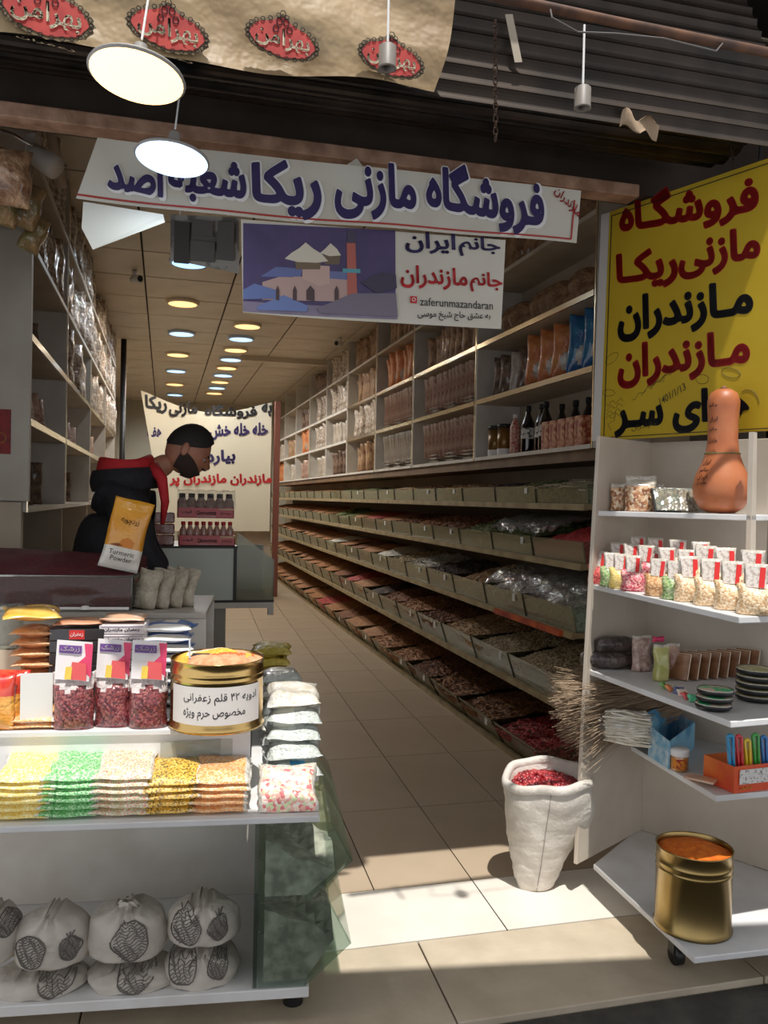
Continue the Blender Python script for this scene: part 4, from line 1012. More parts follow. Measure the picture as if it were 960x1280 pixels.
# goods on the middle board (z .80)
zc = .802
HDR = M('header_card', (232, 226, 226), .5); HDP = M('header_purple', (110, 70, 140), .5); HDK = M('header_pink', (222, 70, 110), .5)
BARB = M('barberry_grains', vor=[(110, 40, 46), (140, 60, 62), (84, 28, 36), (160, 90, 86)], ns=170, rough=.45, coat=.9, bump=.8, bs=30)
def barberry(px0, px1, t, label, seed, lean=.12):
    a, b = onb((px0+px1)/2, 915, 0, t), None; w = (px1-px0)/F*2.5
    o = thing('barberry_bag', label, 'bag', (a.x, a.y, zc), trz+rnd.uniform(-.1, .1))
    pillow(w, .165, .07, 14, 14, wob=.004, seed=seed, base=1, mfn=lambda u, v: 0 if v < .72+.06*math.sin(u*9+seed) else 1).build('filled_bag', [BARB, M('clear_bag_top', (216, 204, 200), .2, coat=1, bump=1.0, bs=40)], o, smooth=True)
    c = MB(); c.slab([(-w*.42, -.018, .148), (w*.40, -.024, .142), (w*.44, -.006, .255), (-w*.40, -.004, .262)], (0, -1, 0), .002); c.build('header_card', HDR, o)
    fn = quad((-w*.34, -.012, .225), (w*.2, -.014, .222), (w*.2, -.010, .245), (-w*.34, -.008, .248)); MB().add([fn(0, 0), fn(1, 0), fn(1, 1), fn(0, 1)], [(0, 1, 2, 3)]).build('purple_stripe', HDP, o)
    text('header_lettering', 'زرشک', quad(*[(x, y-.002, z) for x, y, z in ((-w*.3, -.0125, .228), (w*.16, -.0145, .226), (w*.16, -.0105, .243), (-w*.3, -.0085, .245))]), INKW, o, .02)
    MB().add([(w*.12, -.020, .195), (w*.44, -.022, .15), (w*.46, -.010, .25), (w*.26, -.010, .252), (w*.30, -.016, .215)], [(0, 1, 2, 3, 4)]).build('pink_swirl', HDK, o)
    MB().slab([(-w*.05, -.030, .150), (w*.36, -.034, .146), (w*.34, -.028, .196), (.0, -.024, .200)], (0, -1, 0), .001).build('brand_patch', M('patch_red', (222, 90, 90), .4), o)
    MB().slab([(-w*.16, -.031, .150), (-w*.0, -.033, .150), (w*.01, -.026, .186), (-w*.14, -.026, .186)], (0, -1, 0), .001).build('yellow_patch', M('patch_yellow', (230, 196, 80), .4), o)
    return o
barberry(66, 117, .235, 'barberry bag with purple header card, left of the three', 1)
barberry(117, 165, .255, 'barberry bag in the middle of the three, partly behind its neighbour', 2)
barberry(160, 209, .235, 'barberry bag right of the three, next to the big tin', 3)
# white card with orange packets behind
a, b = onb(25, 900, 0, .225), onb(66, 838, 0, .225)
t = thing('blank_white_card', 'blank white card standing on orange packets at the front left', 'card', (a.x, a.y, zc+.018))
MB().box(0, -.003, 0, b.x-a.x, .001, b.z-a.z-.0).build('card', M('card_white', (236, 234, 230), .5), t)
for i in range(2):
    p = onb(28, 920, 0, .215); place('fp_orange', flatpack('orange'), (p.x, p.y, zc+.009+.017*i), (PI*1.5, 0, trz), 'orange packet lying under the blank white card, %s one' % ['lower', 'upper'][i], None, (1.15, 1, 1))
SACH = M('orange_sachet', (226, 130, 40), .3, c2=(244, 190, 90), ns=16, coat=1, bump=.7, bs=30)
def sach():
    o = pillow(.12, .16, .04, 10, 10, wob=.003, seed=5, mfn=lambda u, v: 1 if (v > .55) else 0).build('saffron_sachet', [SACH, M('sachet_red', (200, 44, 40), .3, coat=1, c2=(230, 90, 60), ns=30)], smooth=True); o['category'] = 'sachet'; o.location = (0, 0, -50); return o
for i, (px, t_) in enumerate(((4, .22), (14, .25), (22, .28))):
    p = onb(px, 915, 0, t_); place('sachet', sach, (p.x-.03, p.y, zc+.002), (-.12, 0, trz), 'orange and red sachet standing at the left edge, %s one' % ['front', 'middle', 'rear'][i], None)
# stacks behind: orange packets, black boxes, white boxes, blue packs
ST = onb(36, 800, 0, .42)
def st_or():
    o = pillow(.13, .16, .034, 12, 10, wob=.004, seed=9).build('orange_spice_packet', [M('orange_spice', (216, 140, 80), .3, c2=(244, 206, 160), ns=22, coat=1, bump=1.0, bs=40)], smooth=True); o['category'] = 'packet'; o.location = (0, 0, -50); return o
for i in range(8):
    p = onb(38, 800, 0, .40); place('st_or', st_or, (p.x+rnd.uniform(-.005, .005), p.y, zc+.018+i*.0335), (PI*1.5, 0, trz+rnd.uniform(-.08, .08)), 'orange spice packet, %s from bottom of the left rear stack' % ORD[i], None)
p = onb(40, 800, 0, .38)
tag(pillow(.17, .15, .03, 12, 10, wob=.006, seed=3).build('yellow_orange_packet', M('yellow_pack', (240, 176, 60), .25, c2=(250, 210, 120), ns=12, coat=1), smooth=True), 'yellow orange packet lying askew on top of the left rear stack', 'packet').location = (p.x, p.y-.01, zc+.306)
bpy.data.objects['yellow_orange_packet'].rotation_euler = (PI*1.5+.12, 0, trz+.25)
def blackbox():
    t = thing('black_box', '', 'box', (0, 0, -50))
    MB().box(-.083, 0, 0, .083, .13, .037).build('carton', M('carton_black', (48, 46, 48), .35, coat=.6), t, bevel=.002)
    MB().box(-.0235, -.0015, .004, .0235, .0, .033).build('red_label', M('label_red', (214, 50, 44), .4), t, bevel=.001)
    text('label_lettering', 'زعفران', quad((-.02, -.003, .012), (.02, -.003, .012), (.02, -.003, .027), (-.02, -.003, .027)), INKW, t, .03)
    return t
for i in range(7):
    p = onb(96, 800, 0, .40); place('bbox', blackbox, (p.x, p.y, zc+i*.0385), (0, 0, trz+rnd.uniform(-.03, .03)), 'black box with red label, %s from the bottom of its stack' % ORD[i], None)
p = onb(96, 800, 0, .40); tag(pillow(.15, .13, .02, 10, 8, wob=.004, seed=4).build('brown_packet', M('brown_pack', (190, 130, 96), .4, c2=(214, 160, 124), ns=14, coat=.8), smooth=True), 'reddish brown packet lying on the stack of black boxes', 'packet')
o = bpy.data.objects['brown_packet']; o.location = (p.x, p.y, zc+.283); o.rotation_euler = (PI*1.5, 0, trz)
def whitebox():
    t = thing('white_box', '', 'box', (0, 0, -50))
    MB().box(-.07, 0, 0, .07, .13, .03).build('carton', M('carton_white', (228, 222, 222), .4, coat=.5), t, bevel=.003)
    text('label_lettering', 'زعفران مازندران', quad((-.055, -.0015, .009), (.055, -.0015, .009), (.055, -.0015, .021), (-.055, -.0015, .021)), M('violet_grey_ink', (96, 84, 108), .5), t, .04)
    MB().box(-.066, -.001, .024, .066, 0, .027).build('stripe', M('lilac_stripe', (176, 160, 176), .5), t)
    return t
for i in range(9):
    p = onb(152, 800, 0, .40); place('wbox', whitebox, (p.x, p.y+.002, zc+i*.0312), (0, 0, trz+rnd.uniform(-.03, .03)), 'white printed box, %s from the bottom of its stack' % ORD[i], None)
p = onb(152, 800, 0, .42); o = tag(pillow(.14, .13, .02, 10, 8, wob=.004, seed=6).build('tan_packet', M('tan_pack', (214, 176, 146), .4, c2=(196, 150, 118), ns=14, coat=.6), smooth=True), 'tan packet lying on the stack of white boxes', 'packet')
o.location = (p.x, p.y, zc+.294); o.rotation_euler = (PI*1.5, 0, trz)
def bluepk():
    o = pillow(.16, .15, .036, 12, 10, wob=.004, seed=8, mfn=lambda u, v: 1 if (v < .22 or (.35 < u < .7 and v > .4)) else 0).build('blue_packet', [M('blue_foil', (44, 92, 176), .3, c2=(70, 130, 200), ns=10, coat=1), M('blue_pack_white', (232, 230, 224), .35, coat=.8)], smooth=True); o['category'] = 'packet'; o.location = (0, 0, -50); return o
for i in range(8):
    p = onb(208, 800, 0, .44); place('bpk', bluepk, (p.x+rnd.uniform(-.008, .008), p.y+.004*i, zc+.019+i*.0335), (PI*1.5, 0, trz+rnd.uniform(-.12, .12)), 'blue and white packet, %s from the bottom, stack behind the tin' % ORD[i], None)

# ---- tins
GOLD = M('golden_tinplate', (206, 172, 108), .22, 1, c2=(190, 158, 100), ns=5)
GOLD2 = M('brassy_tinplate', (176, 150, 96), .26, 1, c2=(150, 128, 84), ns=4)
def tin(name, label, loc, r, h, mat, rz=0):
    t = thing(name, label, 'tin', loc, rz)
    MB().lathe([(.002, .004), (r*.98, .004), (r*1.02, 0), (r*1.03, .008), (r*.99, .016), (r*.985, h*.72), (r*1.0, h*.735), (r*.985, h*.75), (r*.985, h*.80), (r*1.0, h*.815), (r*.985, h*.83), (r*.985, h*.985), (r*1.01, h), (r*.985, h*1.004), (r*.965, h*.99), (r*.96, h*.8)], 56, cap=False).build('tin_body', mat, t, smooth=True)
    return t
TC = P(271, 815, y=2.605); TC = Vector((.168, 2.60, .802)); r1 = .142; h1 = .205
tn = tin('spice_tin', 'large open golden tin of layered spice with handwritten Persian label', TC, r1, h1, GOLD)
mb = MB()
def cyl(rr, a0, a1, z0, z1): return lambda u, v: (rr*math.cos(a0+(a1-a0)*u), rr*math.sin(a0+(a1-a0)*u), z0+(z1-z0)*v)
mb.grid(cyl(r1*.998, math.radians(-158), math.radians(-32), .028, .140), 30, 4); mb.build('paper_label', M('label_paper', (222, 216, 210), .6), tn, smooth=True)
text('label_lettering', 'ادویه ۴۲ قلم زعفرانی', cyl(r1*1.004, math.radians(-136), math.radians(-40), .088, .122), INK, tn, .0, slant=-.0)
text('label_lettering', 'مخصوص حرم ویژه', cyl(r1*1.004, math.radians(-136), math.radians(-58), .042, .078), INK, tn, .0)
# layered spice inside: bands of colour are different powders
SPM = [M('powder_pink_beige', (236, 170, 130), .95, c2=(214, 140, 100), ns=60, det=8, bump=.6, bs=90), M('powder_white', (238, 222, 196), .95, c2=(224, 200, 170), ns=60, bump=.6, bs=90),
       M('powder_yellow', (240, 190, 80), .95, c2=(226, 160, 60), ns=60, bump=.6, bs=90), M('powder_red', (216, 70, 60), .95, c2=(190, 50, 46), ns=60, bump=.6, bs=90), M('powder_orange', (228, 120, 60), .95, c2=(200, 90, 50), ns=60, bump=.6, bs=90)]
def sz(x, y): 
    q = math.hypot(x, y)/(r1*.96); return h1*.93+.030*(1-q*q)+.006*math.sin(y*75+x*14)+.003*math.sin(x*60+y*31)
mb = MB(); n = 56
rings = 16
for i in range(rings+1):
    rr = r1*.962*i/rings
    for j in range(n): a = 2*PI*j/n; mb.v.append((rr*math.cos(a), rr*math.sin(a), sz(rr*math.cos(a), rr*math.sin(a))))
for i in range(rings):
    for j in range(n):
        a = 2*PI*(j+.5)/n; rr = r1*.962*(i+.5)/rings; x, y = rr*math.cos(a), rr*math.sin(a)
        b = y+.012*math.sin(x*30)-.18*x; m = 0
        if .018 < b < .05: m = 1
        if -.008 < b < .016 and x < .06: m = 2
        if -.018 < b < -.006: m = 4 if x > -.02 else 0
        if .052 < b < .075 and -.04 < x < .01: m = 3
        if .075 < x < .12 and .0 < b < .035: m = 3
        if x > .085 and -.03 < b < 0: m = 2 if x < .1 else 4
        if x < -.09: m = 2
        mb.f.append((i*n+j, i*n+(j+1) % n, (i+1)*n+(j+1) % n, (i+1)*n+j)); mb.m.append(m)
mb.build('layered_spice', SPM, tn, smooth=True)
sc1 = thing('spice_scoop', 'dull metal scoop stuck in the layered spice tin', 'scoop', TC+Vector((-.075, -.055, h1+.005)))
MB().slab([(-.02, 0, -.01), (.03, -.015, -.005), (.05, .02, .012), (.0, .03, .012)], (0, 0, 1), .004).build('blade', CHROME, sc1)
MB().beam((-.01, .01, 0), (-.012, .014, .06), .018, .005, (1, 0, 0)).build('handle', CHROME, sc1)

# stack of snack bags along the aisle end of the table
WP = M('white_snack_pack', (214, 218, 212), .3, c2=(184, 190, 182), ns=16, det=6, coat=1, bump=1.3, bs=40); WB = M('white_pack_blue', (70, 160, 206), .35, coat=.8)
PUFF = M('pink_puffs', vor=CL['pinkm'], ns=95, rough=.4, coat=.9, bump=.8, bs=30)
def aisle(key, mats, s, t, z, rot, label, w=.19, h=.24, th=.05, mfn=None, seed=1):
    o = pillow(w, h, th, 18, 18, wob=.008, seed=seed, mfn=mfn, sq=5).build('snack_bag', mats, smooth=True); o.location = T(s, t, z); o.rotation_euler = rot; tag(o, label, 'bag'); return o
aisle('a', [PUFF, CLEARB], .09, .03, .605, (-.95, 0, trz), 'clear bag of pink and green puffed balls at the table corner', .175, .16, .05, lambda u, v: 1 if v > .9 or abs(u-.5) > .45 else 0, 2)
zs_ = .625
spec = [(.25, .18, [WP, WB], 'white snack bag with a blue mark behind the puffed balls', lambda u, v: 1 if .45 < u < .7 and .1 < v < .6 else 0),
        (.27, .20, [WP], 'white snack bag in the aisle stack, below the labelled one', None), (.30, .22, [WP], 'white snack bag, lower middle of the aisle stack', None),
        (.32, .24, [WP, M('pack_tag_white', (236, 238, 226), .5)], 'white snack bag with a paper tag in the aisle stack', lambda u, v: 1 if .1 < u < .5 and v < .3 else 0),
        (.34, .26, [CLEARB], 'clear crinkled bag on top of the aisle stack', None)]
for i, (t_, z_, m_, lab, mf) in enumerate(spec):
    aisle('s%d' % i, m_, .06, t_+.02, .625+.05*i+(.0), (PI*1.5+.10, 0, trz+rnd.uniform(-.08, .08)), lab, .175, .21, .062, mf, i+3)
YEL = M('yellow_noodle_bag', (196, 176, 60), .4, c2=(220, 200, 110), ns=24, coat=.9, bump=1, bs=30)
for i in range(5):
    o = aisle('y', [YEL], .13, 1.15+.01*i, .66+.045*i, (PI*1.5, 0, trz+rnd.uniform(-.1, .1)), 'yellow bag in the pile by the aisle, %s from the bottom' % ORD[i], .17, .2, .045, None, 20+i)
for i in range(5):
    o = aisle('m', [CLEARB if i % 2 else WP], .09, .62+.02*i, .625+.05*i, (PI*1.5, 0, trz+rnd.uniform(-.1, .1)), 'crinkled bag in the pile behind the big tin, %s from the bottom' % ORD[i], .15, .2, .05, None, 30+i)
tag(MB().prism([(p.x, p.y) for p in (T(-.01, 1.0, 0), T(.22, 1.0, 0), T(.22, 1.35, 0), T(-.01, 1.35, 0))], 0.0, .62).build('side_pedestal', M('pedestal_grey', (170, 166, 156), .5)), 'pale pedestal beside the aisle carrying the yellow bags', 'pedestal')

# sumac bin on the upper board
sb = thing('sumac_glass_bin', 'wide glass bin heaped with dark red sumac behind the packet stacks', 'glass bin', T(.60, .74, 1.085))
pL, pR = onb(-60, 757, 0, .74), onb(165, 757, 0, .74); o0 = T(.60, .74, 1.085)
sR = (pR-TO).dot(TA)+.0; sL = 1.3; zt_ = onb(100, 720, 0, .74).z
def TT(s, t, z): return T(s, t, z)-o0
MB().slab([TT(sL, .74, 1.085), TT(sR, .74, 1.085), TT(sR, .74, zt_), TT(sL, .74, zt_)], (0, -1, 0), .005).build('front_pane', GLASS('low_gloss_glass', (240, 244, 240), .04, dens=.10, dc=(150, 130, 126)), sb)
MB().slab([TT(sR, .745, 1.085), TT(sR, 1.2, 1.085), TT(sR, 1.2, zt_), TT(sR, .745, zt_)], (1, 0, 0), .005).build('side_pane', GLG, sb)
MB().tube([TT(sL, .737, zt_), TT(sR, .737, zt_), TT(sR, 1.2, zt_)], .004, 6).build('glass_edge', GLASS('bright_edge', (230, 240, 235), .5), sb)
MB().tube([TT(sL, .737, 1.09), TT(sR+.01, .737, 1.09)], .006, 6).build('silicone_seam', INKW, sb)
MB().lathe([(.002, 0), (.016, 0), (.012, .012), (.002, .014)], 10, tuple(TT(sR+.16, .733, 1.088))).build('silicone_blob', INKW, sb)
SUM = M('sumac_powder', (96, 30, 36), .9, c2=(74, 22, 30), ns=70, det=8, bump=.8, bs=120)
mb = MB()
def sumz(u, v): return zt_-.012+(.085+.0)*math.sin(min(1, v*1.3)*PI/2)*(1-.35*u)+.006*math.sin(u*19)*math.cos(v*11)
mb.grid(lambda u, v: T(sL-(sL-sR-.01)*u, .75+.44*v, sumz(u, v)), 40, 16)
mb.grid(lambda u, v: T(sL-(sL-sR-.01)*u, .75, 1.088+(sumz(u, 0)-1.088)*v), 40, 3)
mb.grid(lambda u, v: T(sR+.01, .75+.44*u, 1.088+(sumz(1, u)-1.088)*v), 16, 3)
tag(mb.build('sumac_heap', SUM, smooth=True), 'heap of dark red ground sumac in the wide glass bin', 'spice', kind='stuff')
# turmeric pack leaning on the bin corner
tp = thing('turmeric_pack', 'yellow and white turmeric powder pack standing on the sumac bin corner', 'packet', onb(147, 712, 0, .80))
w, h = .142, .262
pk = pillow(w, h, .045, 14, 16, wob=.003, seed=11, mfn=lambda u, v: 1 if v < .30 else 0).build('pouch', [M('turmeric_yellow', (214, 152, 40), .35, c2=(206, 136, 34), ns=6, coat=.7, bump=.4, bs=20), M('pouch_white', (214, 210, 200), .35, coat=.7, bump=.4, bs=20)], tp, smooth=True)
fy = -.027
text('lettering', 'Turmeric', quad((-.045, fy, .052), (.045, fy, .052), (.045, fy, .070), (-.045, fy, .070)), INK, tp, .0)
text('lettering', 'Powder', quad((-.035, fy, .030), (.040, fy, .030), (.040, fy, .048), (-.035, fy, .048)), INK, tp, .0)
text('lettering', 'زردچوبه', quad((-.030, fy, .165), (.035, fy, .165), (.035, fy, .19), (-.030, fy, .19)), M('brown_ink', (110, 66, 20), .5), tp, .01)
MB().add([(-.05, fy, .085), (-.02, fy, .083), (.0, fy, .088), (-.02, fy, .094)], [(0, 1, 2, 3)]).build('printed_root', M('root_print', (120, 60, 24), .6), tp)
MB().add([(-.02, fy, .085), (.03, fy, .083), (.035, fy, .105), (.01, fy, .12), (-.01, fy, .11)], [(0, 1, 2, 3, 4)]).build('printed_bowl', M('bowl_print', (196, 120, 40), .6), tp)
tp.rotation_euler = (-.10, .22, trz+.12)
# clear box at the far left and grey bags
p = onb(8, 790, 0, .60)
tag(MB().box(-.09, 0, 0, .055, .1, .14).build('clear_plastic_box', PLAST, bevel=.01), 'clear plastic box cut by the left edge in front of the sumac bin', 'box').location = (p.x-.0, T(.6, .62, 0).y-.06, .802+.13)
bpy.data.objects['clear_plastic_box'].location.z = .985
tag(MB().box(-.1, 0, 0, .06, .1, .183).build('box_support', CREAM), 'pale block carrying the clear plastic box', 'block').location = (p.x, T(.6, .62, 0).y-.06, .8)
bpy.data.objects['clear_plastic_box'].location.z = .985
GB = M('grey_bag_cloth', (176, 166, 148), .6, c2=(148, 138, 120), ns=26, bump=.7, bs=30)
for i, px in enumerate((178, 195, 212, 226)):
    p = onb(px, 772, 0, .80+.03*i); q = thing('grey_printed_bag', 'grey printed bag leaning behind the stacks, %s from the left of four' % ORD[i], 'bag', (p.x, p.y, 1.083), trz-.5)
    pillow(.10, .145, .05, 10, 10, wob=.006, seed=40+i, base=1).build('bag', GB, q, smooth=True)
    mb = MB()
    for k in range(5): mb.tube([(-.02+.01*math.sin(k*2+j), -.030+.002*math.sin(j), .03+.016*k+.006*math.sin(j*2+k)) for j in range(5)], .001, 4)
    mb.build('printed_motif', PRT, q); q.rotation_euler = (-.2, .12, trz-.5)

# ================================================================== GLASS COUNTER IN THE AISLE
cb = P(295, 683, y=4.6); x0c, x1c, x2c = -.12, P(295, 683, y=4.6).x, P(342, 757, y=4.6).x; zc1 = cb.z; zc0 = P(300, 750, y=4.6).z
ct = thing('glass_counter', 'glass display counter with dark metal edges standing behind the front table', 'counter', (0, 4.6, 0))
BLK = M('dark_counter_frame', (44, 42, 38), .4, .4)
MB().box(x0c, 0, zc1-.012, x1c+.01, .55, zc1).build('counter_top', BLK, ct)
MB().box(x0c, -.0, zc0, x1c, .006, zc1-.012).build('front_pane', GLASS('milky_counter_glass', (205, 222, 214), .2, .05, dens=.85, dc=(222, 230, 220)), ct)
MB().box(x1c-.012, -.004, zc0, x1c+.006, .012, zc1-.012).build('corner_post', BLK, ct)
MB().box(x0c, -.002, zc0-.014, x2c, .6, zc0).build('base_frame', BLK, ct)
MB().box(x0c, -.004, zc0-.045, x2c, .62, zc0-.014).build('plinth_board', WHITE, ct)
MB().box(x2c-.03, 0, zc0-.085, x2c, .03, zc0-.045).build('bracket', WHITE, ct)
MB().slab([(x1c+.006, .0, zc0), (x2c, 0, zc0), (x2c, 0, P(341, 700, y=4.6).z), (x1c+.006, 0, P(300, 665, y=4.6).z)], (0, -1, 0), .006).build('sloped_side_pane', GLD, ct)
MB().slab([(x2c, 0, zc0), (x2c, .5, zc0), (x2c, .5, P(341, 700, y=4.6).z), (x2c, 0, P(341, 700, y=4.6).z)], (1, 0, 0), .006).build('side_pane', GLG, ct)
MB().box(x0c, .54, zc0, x2c, .55, zc1-.02).build('back_board', M('counter_back', (176, 184, 176), .5), ct)
MB().box(x0c, .05, 0, .34, .5, zc0-.045).build('cabinet_base', M('counter_base_grey', (158, 154, 144), .5), ct)
# trays of drink bottles
RED = M('tray_red', (206, 40, 46), .4, coat=.4)
def bot6():
    t = thing('drink_bottle', '', 'bottle', (0, 0, -50))
    MB().lathe([(.002, 0), (.020, 0), (.021, .01), (.019, .055), (.021, .075), (.010, .10), (.010, .112)], 12).build('bottle_body', M('milky_drink', (214, 190, 176), .25, c2=(196, 130, 116), ns=60, coat=1), t, smooth=True)
    MB().lathe([(.012, .108), (.012, .126), (.002, .127)], 10).build('cap', RED, t, smooth=True)
    return t
def bot5():
    t = thing('drink_bottle', '', 'bottle', (0, 0, -50))
    MB().lathe([(.002, 0), (.026, 0), (.027, .01), (.027, .085), (.016, .105), (.016, .11)], 12).build('bottle_body', M('pinkish_drink', (206, 180, 160), .2, c2=(190, 140, 128), ns=40, coat=1), t, smooth=True)
    MB().lathe([(.018, .105), (.018, .128), (.002, .13)], 10).build('cap', M('cap_dark', (60, 50, 48), .4), t, smooth=True)
    return t
lx, rx = P(223, 685, y=4.6).x, P(294, 685, y=4.6).x
for k, zz in enumerate((zc1+.001, zc1+.152)):
    q = thing('bottle_tray', '%s red printed cardboard tray of small drink bottles on the counter' % ['lower', 'upper'][k], 'tray', (lx, 4.62, zz))
    W = rx-lx; sh_ = -.008*k
    MB().box(sh_, 0, 0, W+sh_, .004, .056).build('front_board', RED, q); MB().box(sh_, .09, 0, W+sh_, .094, .056).build('rear_board', RED, q)
    MB().box(sh_, 0, 0, sh_+.004, .094, .056).build('end_board', RED, q); MB().box(W+sh_-.004, 0, 0, W+sh_, .094, .056).build('end_board', RED, q); MB().box(sh_, 0, 0, W+sh_, .094, .003).build('bottom', RED, q)
    text('lettering', 'Qoroottte', quad((W*.33+sh_, -.002, .014), (W*.68+sh_, -.002, .014), (W*.68+sh_, -.002, .040), (W*.33+sh_, -.002, .040)), INKW, q, .02)
    text('lettering', 'قروت', quad((W*.08+sh_, -.002, .022), (W*.25+sh_, -.002, .022), (W*.25+sh_, -.002, .042), (W*.08+sh_, -.002, .042)), INKW, q, .01)
    text('lettering', 'دوغ نعناع', quad((W*.76+sh_, -.002, .016), (W*.95+sh_, -.002, .016), (W*.95+sh_, -.002, .034), (W*.76+sh_, -.002, .034)), INKW, q, .01)
    MB().box(W*.73+sh_, -.002, .044, W*.99+sh_, 0, .052).build('cream_band', M('cream_band', (224, 206, 160), .5), q)
    MB().box(W*.33+sh_, -.002, .008, W*.68+sh_, 0, .0105).build('underline', INKW, q)
    n = 8 if k == 0 else 6
    for i in range(n):
        place('bot%d' % k, bot6 if k == 0 else bot5, (lx+sh_+.025+(W-.05)*i/(n-1), 4.665, zz+.004), (0, 0, rnd.uniform(0, 6)), 'small drink bottle in the %s red tray, %s from the left' % (['lower', 'upper'][k], ORD[i]), 'drink bottles in red trays')
q = MB(); W = rx-lx; q.grid(lambda u, v: (lx-.01+(W+.01)*u, 4.612+.05*v, zc1+.21+.095*math.sin(v*PI/2)+.004*math.sin(u*30+v*9)), 24, 6)
tag(q.build('shrink_film', PLAS, smooth=True), 'shiny clear shrink film around the upper tray of bottles', 'plastic film')
BRK = M('pressed_fruit_brick', (130, 74, 66), .4, c2=(180, 132, 120), ns=40, det=8, coat=.9, bump=.8, bs=50)
for i in range(3):
    a = P(203, 683, y=4.62); o = MB().box(-.06, 0, 0, .062, .09, .058).build('fruit_brick', BRK, bevel=.008); o.location = (a.x, 4.62, zc1+.001+i*.0605); o.rotation_euler = (0, 0, rnd.uniform(-.04, .04)); tag(o, 'wrapped reddish brown fruit brick, %s of the stack of three' % ['bottom', 'middle', 'top'][i], 'block')
tag(MB().box(-.03, 0, 0, .10, .1, .04).build('small_card_box', M('greybox', (120, 108, 96), .5)), 'small grey box beside the fruit bricks', 'box').location = (P(180, 700, y=4.4).x, 4.64, zc1+.001)

# ================================================================== SHOPKEEPER
SKIN = M('skin', (170, 116, 90), .5, c2=(158, 104, 80), ns=20)
JKT = M('black_jacket', (24, 24, 30), .8, bump=.4, bs=14); REDC = M('red_fabric', (186, 34, 40), .75, bump=.3, bs=30); HAIR = M('black_hair', (30, 24, 22), .7, bump=1, bs=160)
BEARD = M('trimmed_beard', (48, 34, 28), .85, bump=1, bs=200); JEAN = M('dark_trousers', (40, 42, 52), .85)
man = thing('person', 'bearded man in a black jacket with red hood bending over the counter', 'person', (-.3, 3.98, .25))
def skin_mesh(name, chains, mat, parent, sub=2, root=0, extra=None):
    """chains: lists of (x,y,z,r); the first node of a chain joins to an earlier node when it has the same place"""
    vs = []; es = []; rad = []
    def idx(p):
        for i, q in enumerate(vs):
            if (Vector(q)-Vector(p[:3])).length < 1e-4: return i
        vs.append(p[:3]); rad.append(p[3]); return len(vs)-1
    for ch in chains:
        ids = [idx(p) for p in ch]
        es += [(a, b) for a, b in zip(ids, ids[1:])]
    me = bpy.data.meshes.new(name); me.from_pydata(vs, es, []); me.update()
    o = bpy.data.objects.new(name, me); COL.objects.link(o)
    m = o.modifiers.new('skin', 'SKIN'); m.use_smooth_shade = True; m.branch_smoothing = .3
    if not me.skin_vertices: 
        bpy.context.view_layer.objects.active = o
    for i, sv in enumerate(me.skin_vertices[0].data):
        r_ = rad[i]; sv.radius = r_ if isinstance(r_, tuple) else (r_, r_); sv.use_root = (i == root)
    s_ = o.modifiers.new('sub', 'SUBSURF'); s_.levels = sub; s_.render_levels = sub
    dg = bpy.context.evaluated_depsgraph_get(); dg.update()
    m2 = bpy.data.meshes.new_from_object(o.evaluated_get(dg)); bpy.data.objects.remove(o)
    v = [tuple(p.co) for p in m2.vertices]; f = [tuple(p.vertices) for p in m2.polygons]; bpy.data.meshes.remove(m2)
    if extra: 
        n = len(v); v += extra[0]; f += [tuple(i+n for i in q) for q in extra[1]]
    mb = MB(); mb.v = v; mb.f = f; mb.m = [0]*len(f)
    return mb.build(name, mat, parent, smooth=True)
# body frame: x to the right of the picture, facing +x; coordinates relative to the empty
HC = Vector((.405, 0, 1.465))        # head centre
hrot = Matrix.Rotation(math.radians(34), 3, 'Y')
def headpt(a, b, k=1.0):
    """a: 0..2pi around (0 = face), b: 0 (crown) .. pi (neck)"""
    d = Vector((math.sin(b)*math.cos(a), math.sin(b)*math.sin(a), math.cos(b)))
    rx_ = .100 if d.x > 0 else .098; p = Vector((d.x*rx_, d.y*.076, d.z*.118))
    face = max(0, d.x)
    if d.z < 0: p.x += .018*face*min(1, -d.z*1.6); p.y *= 1-.22*(-d.z)          # jaw
    g = lambda cy_, cz_, sy, sz_: math.exp(-((d.y-cy_)/sy)**2-((d.z-cz_)/sz_)**2)*(1 if d.x > 0 else 0)
    p.x += .030*g(0, -.16, .13, .15)+.012*g(0, .06, .12, .14)                     # nose
    p.x += .007*g(.33, .16, .25, .08)+.007*g(-.33, .16, .25, .08)                  # brows
    p.x -= .012*g(.32, .02, .16, .10)+.012*g(-.32, .02, .16, .10)                  # sockets
    p.x += .009*g(0, -.46, .25, .05)+.008*g(0, -.58, .22, .06)                     # lips
    p.x += .012*g(0, -.85, .3, .12)                                                # chin
    return HC+hrot @ (p*k)
NA, NB = 40, 30
hv = [tuple(headpt(2*PI*i/NA, PI*j/NB)) for j in range(NB+1) for i in range(NA)]
hf = [(j*NA+i, (j+1)*NA+i, (j+1)*NA+(i+1) % NA, j*NA+(i+1) % NA) for j in range(NB) for i in range(NA)]
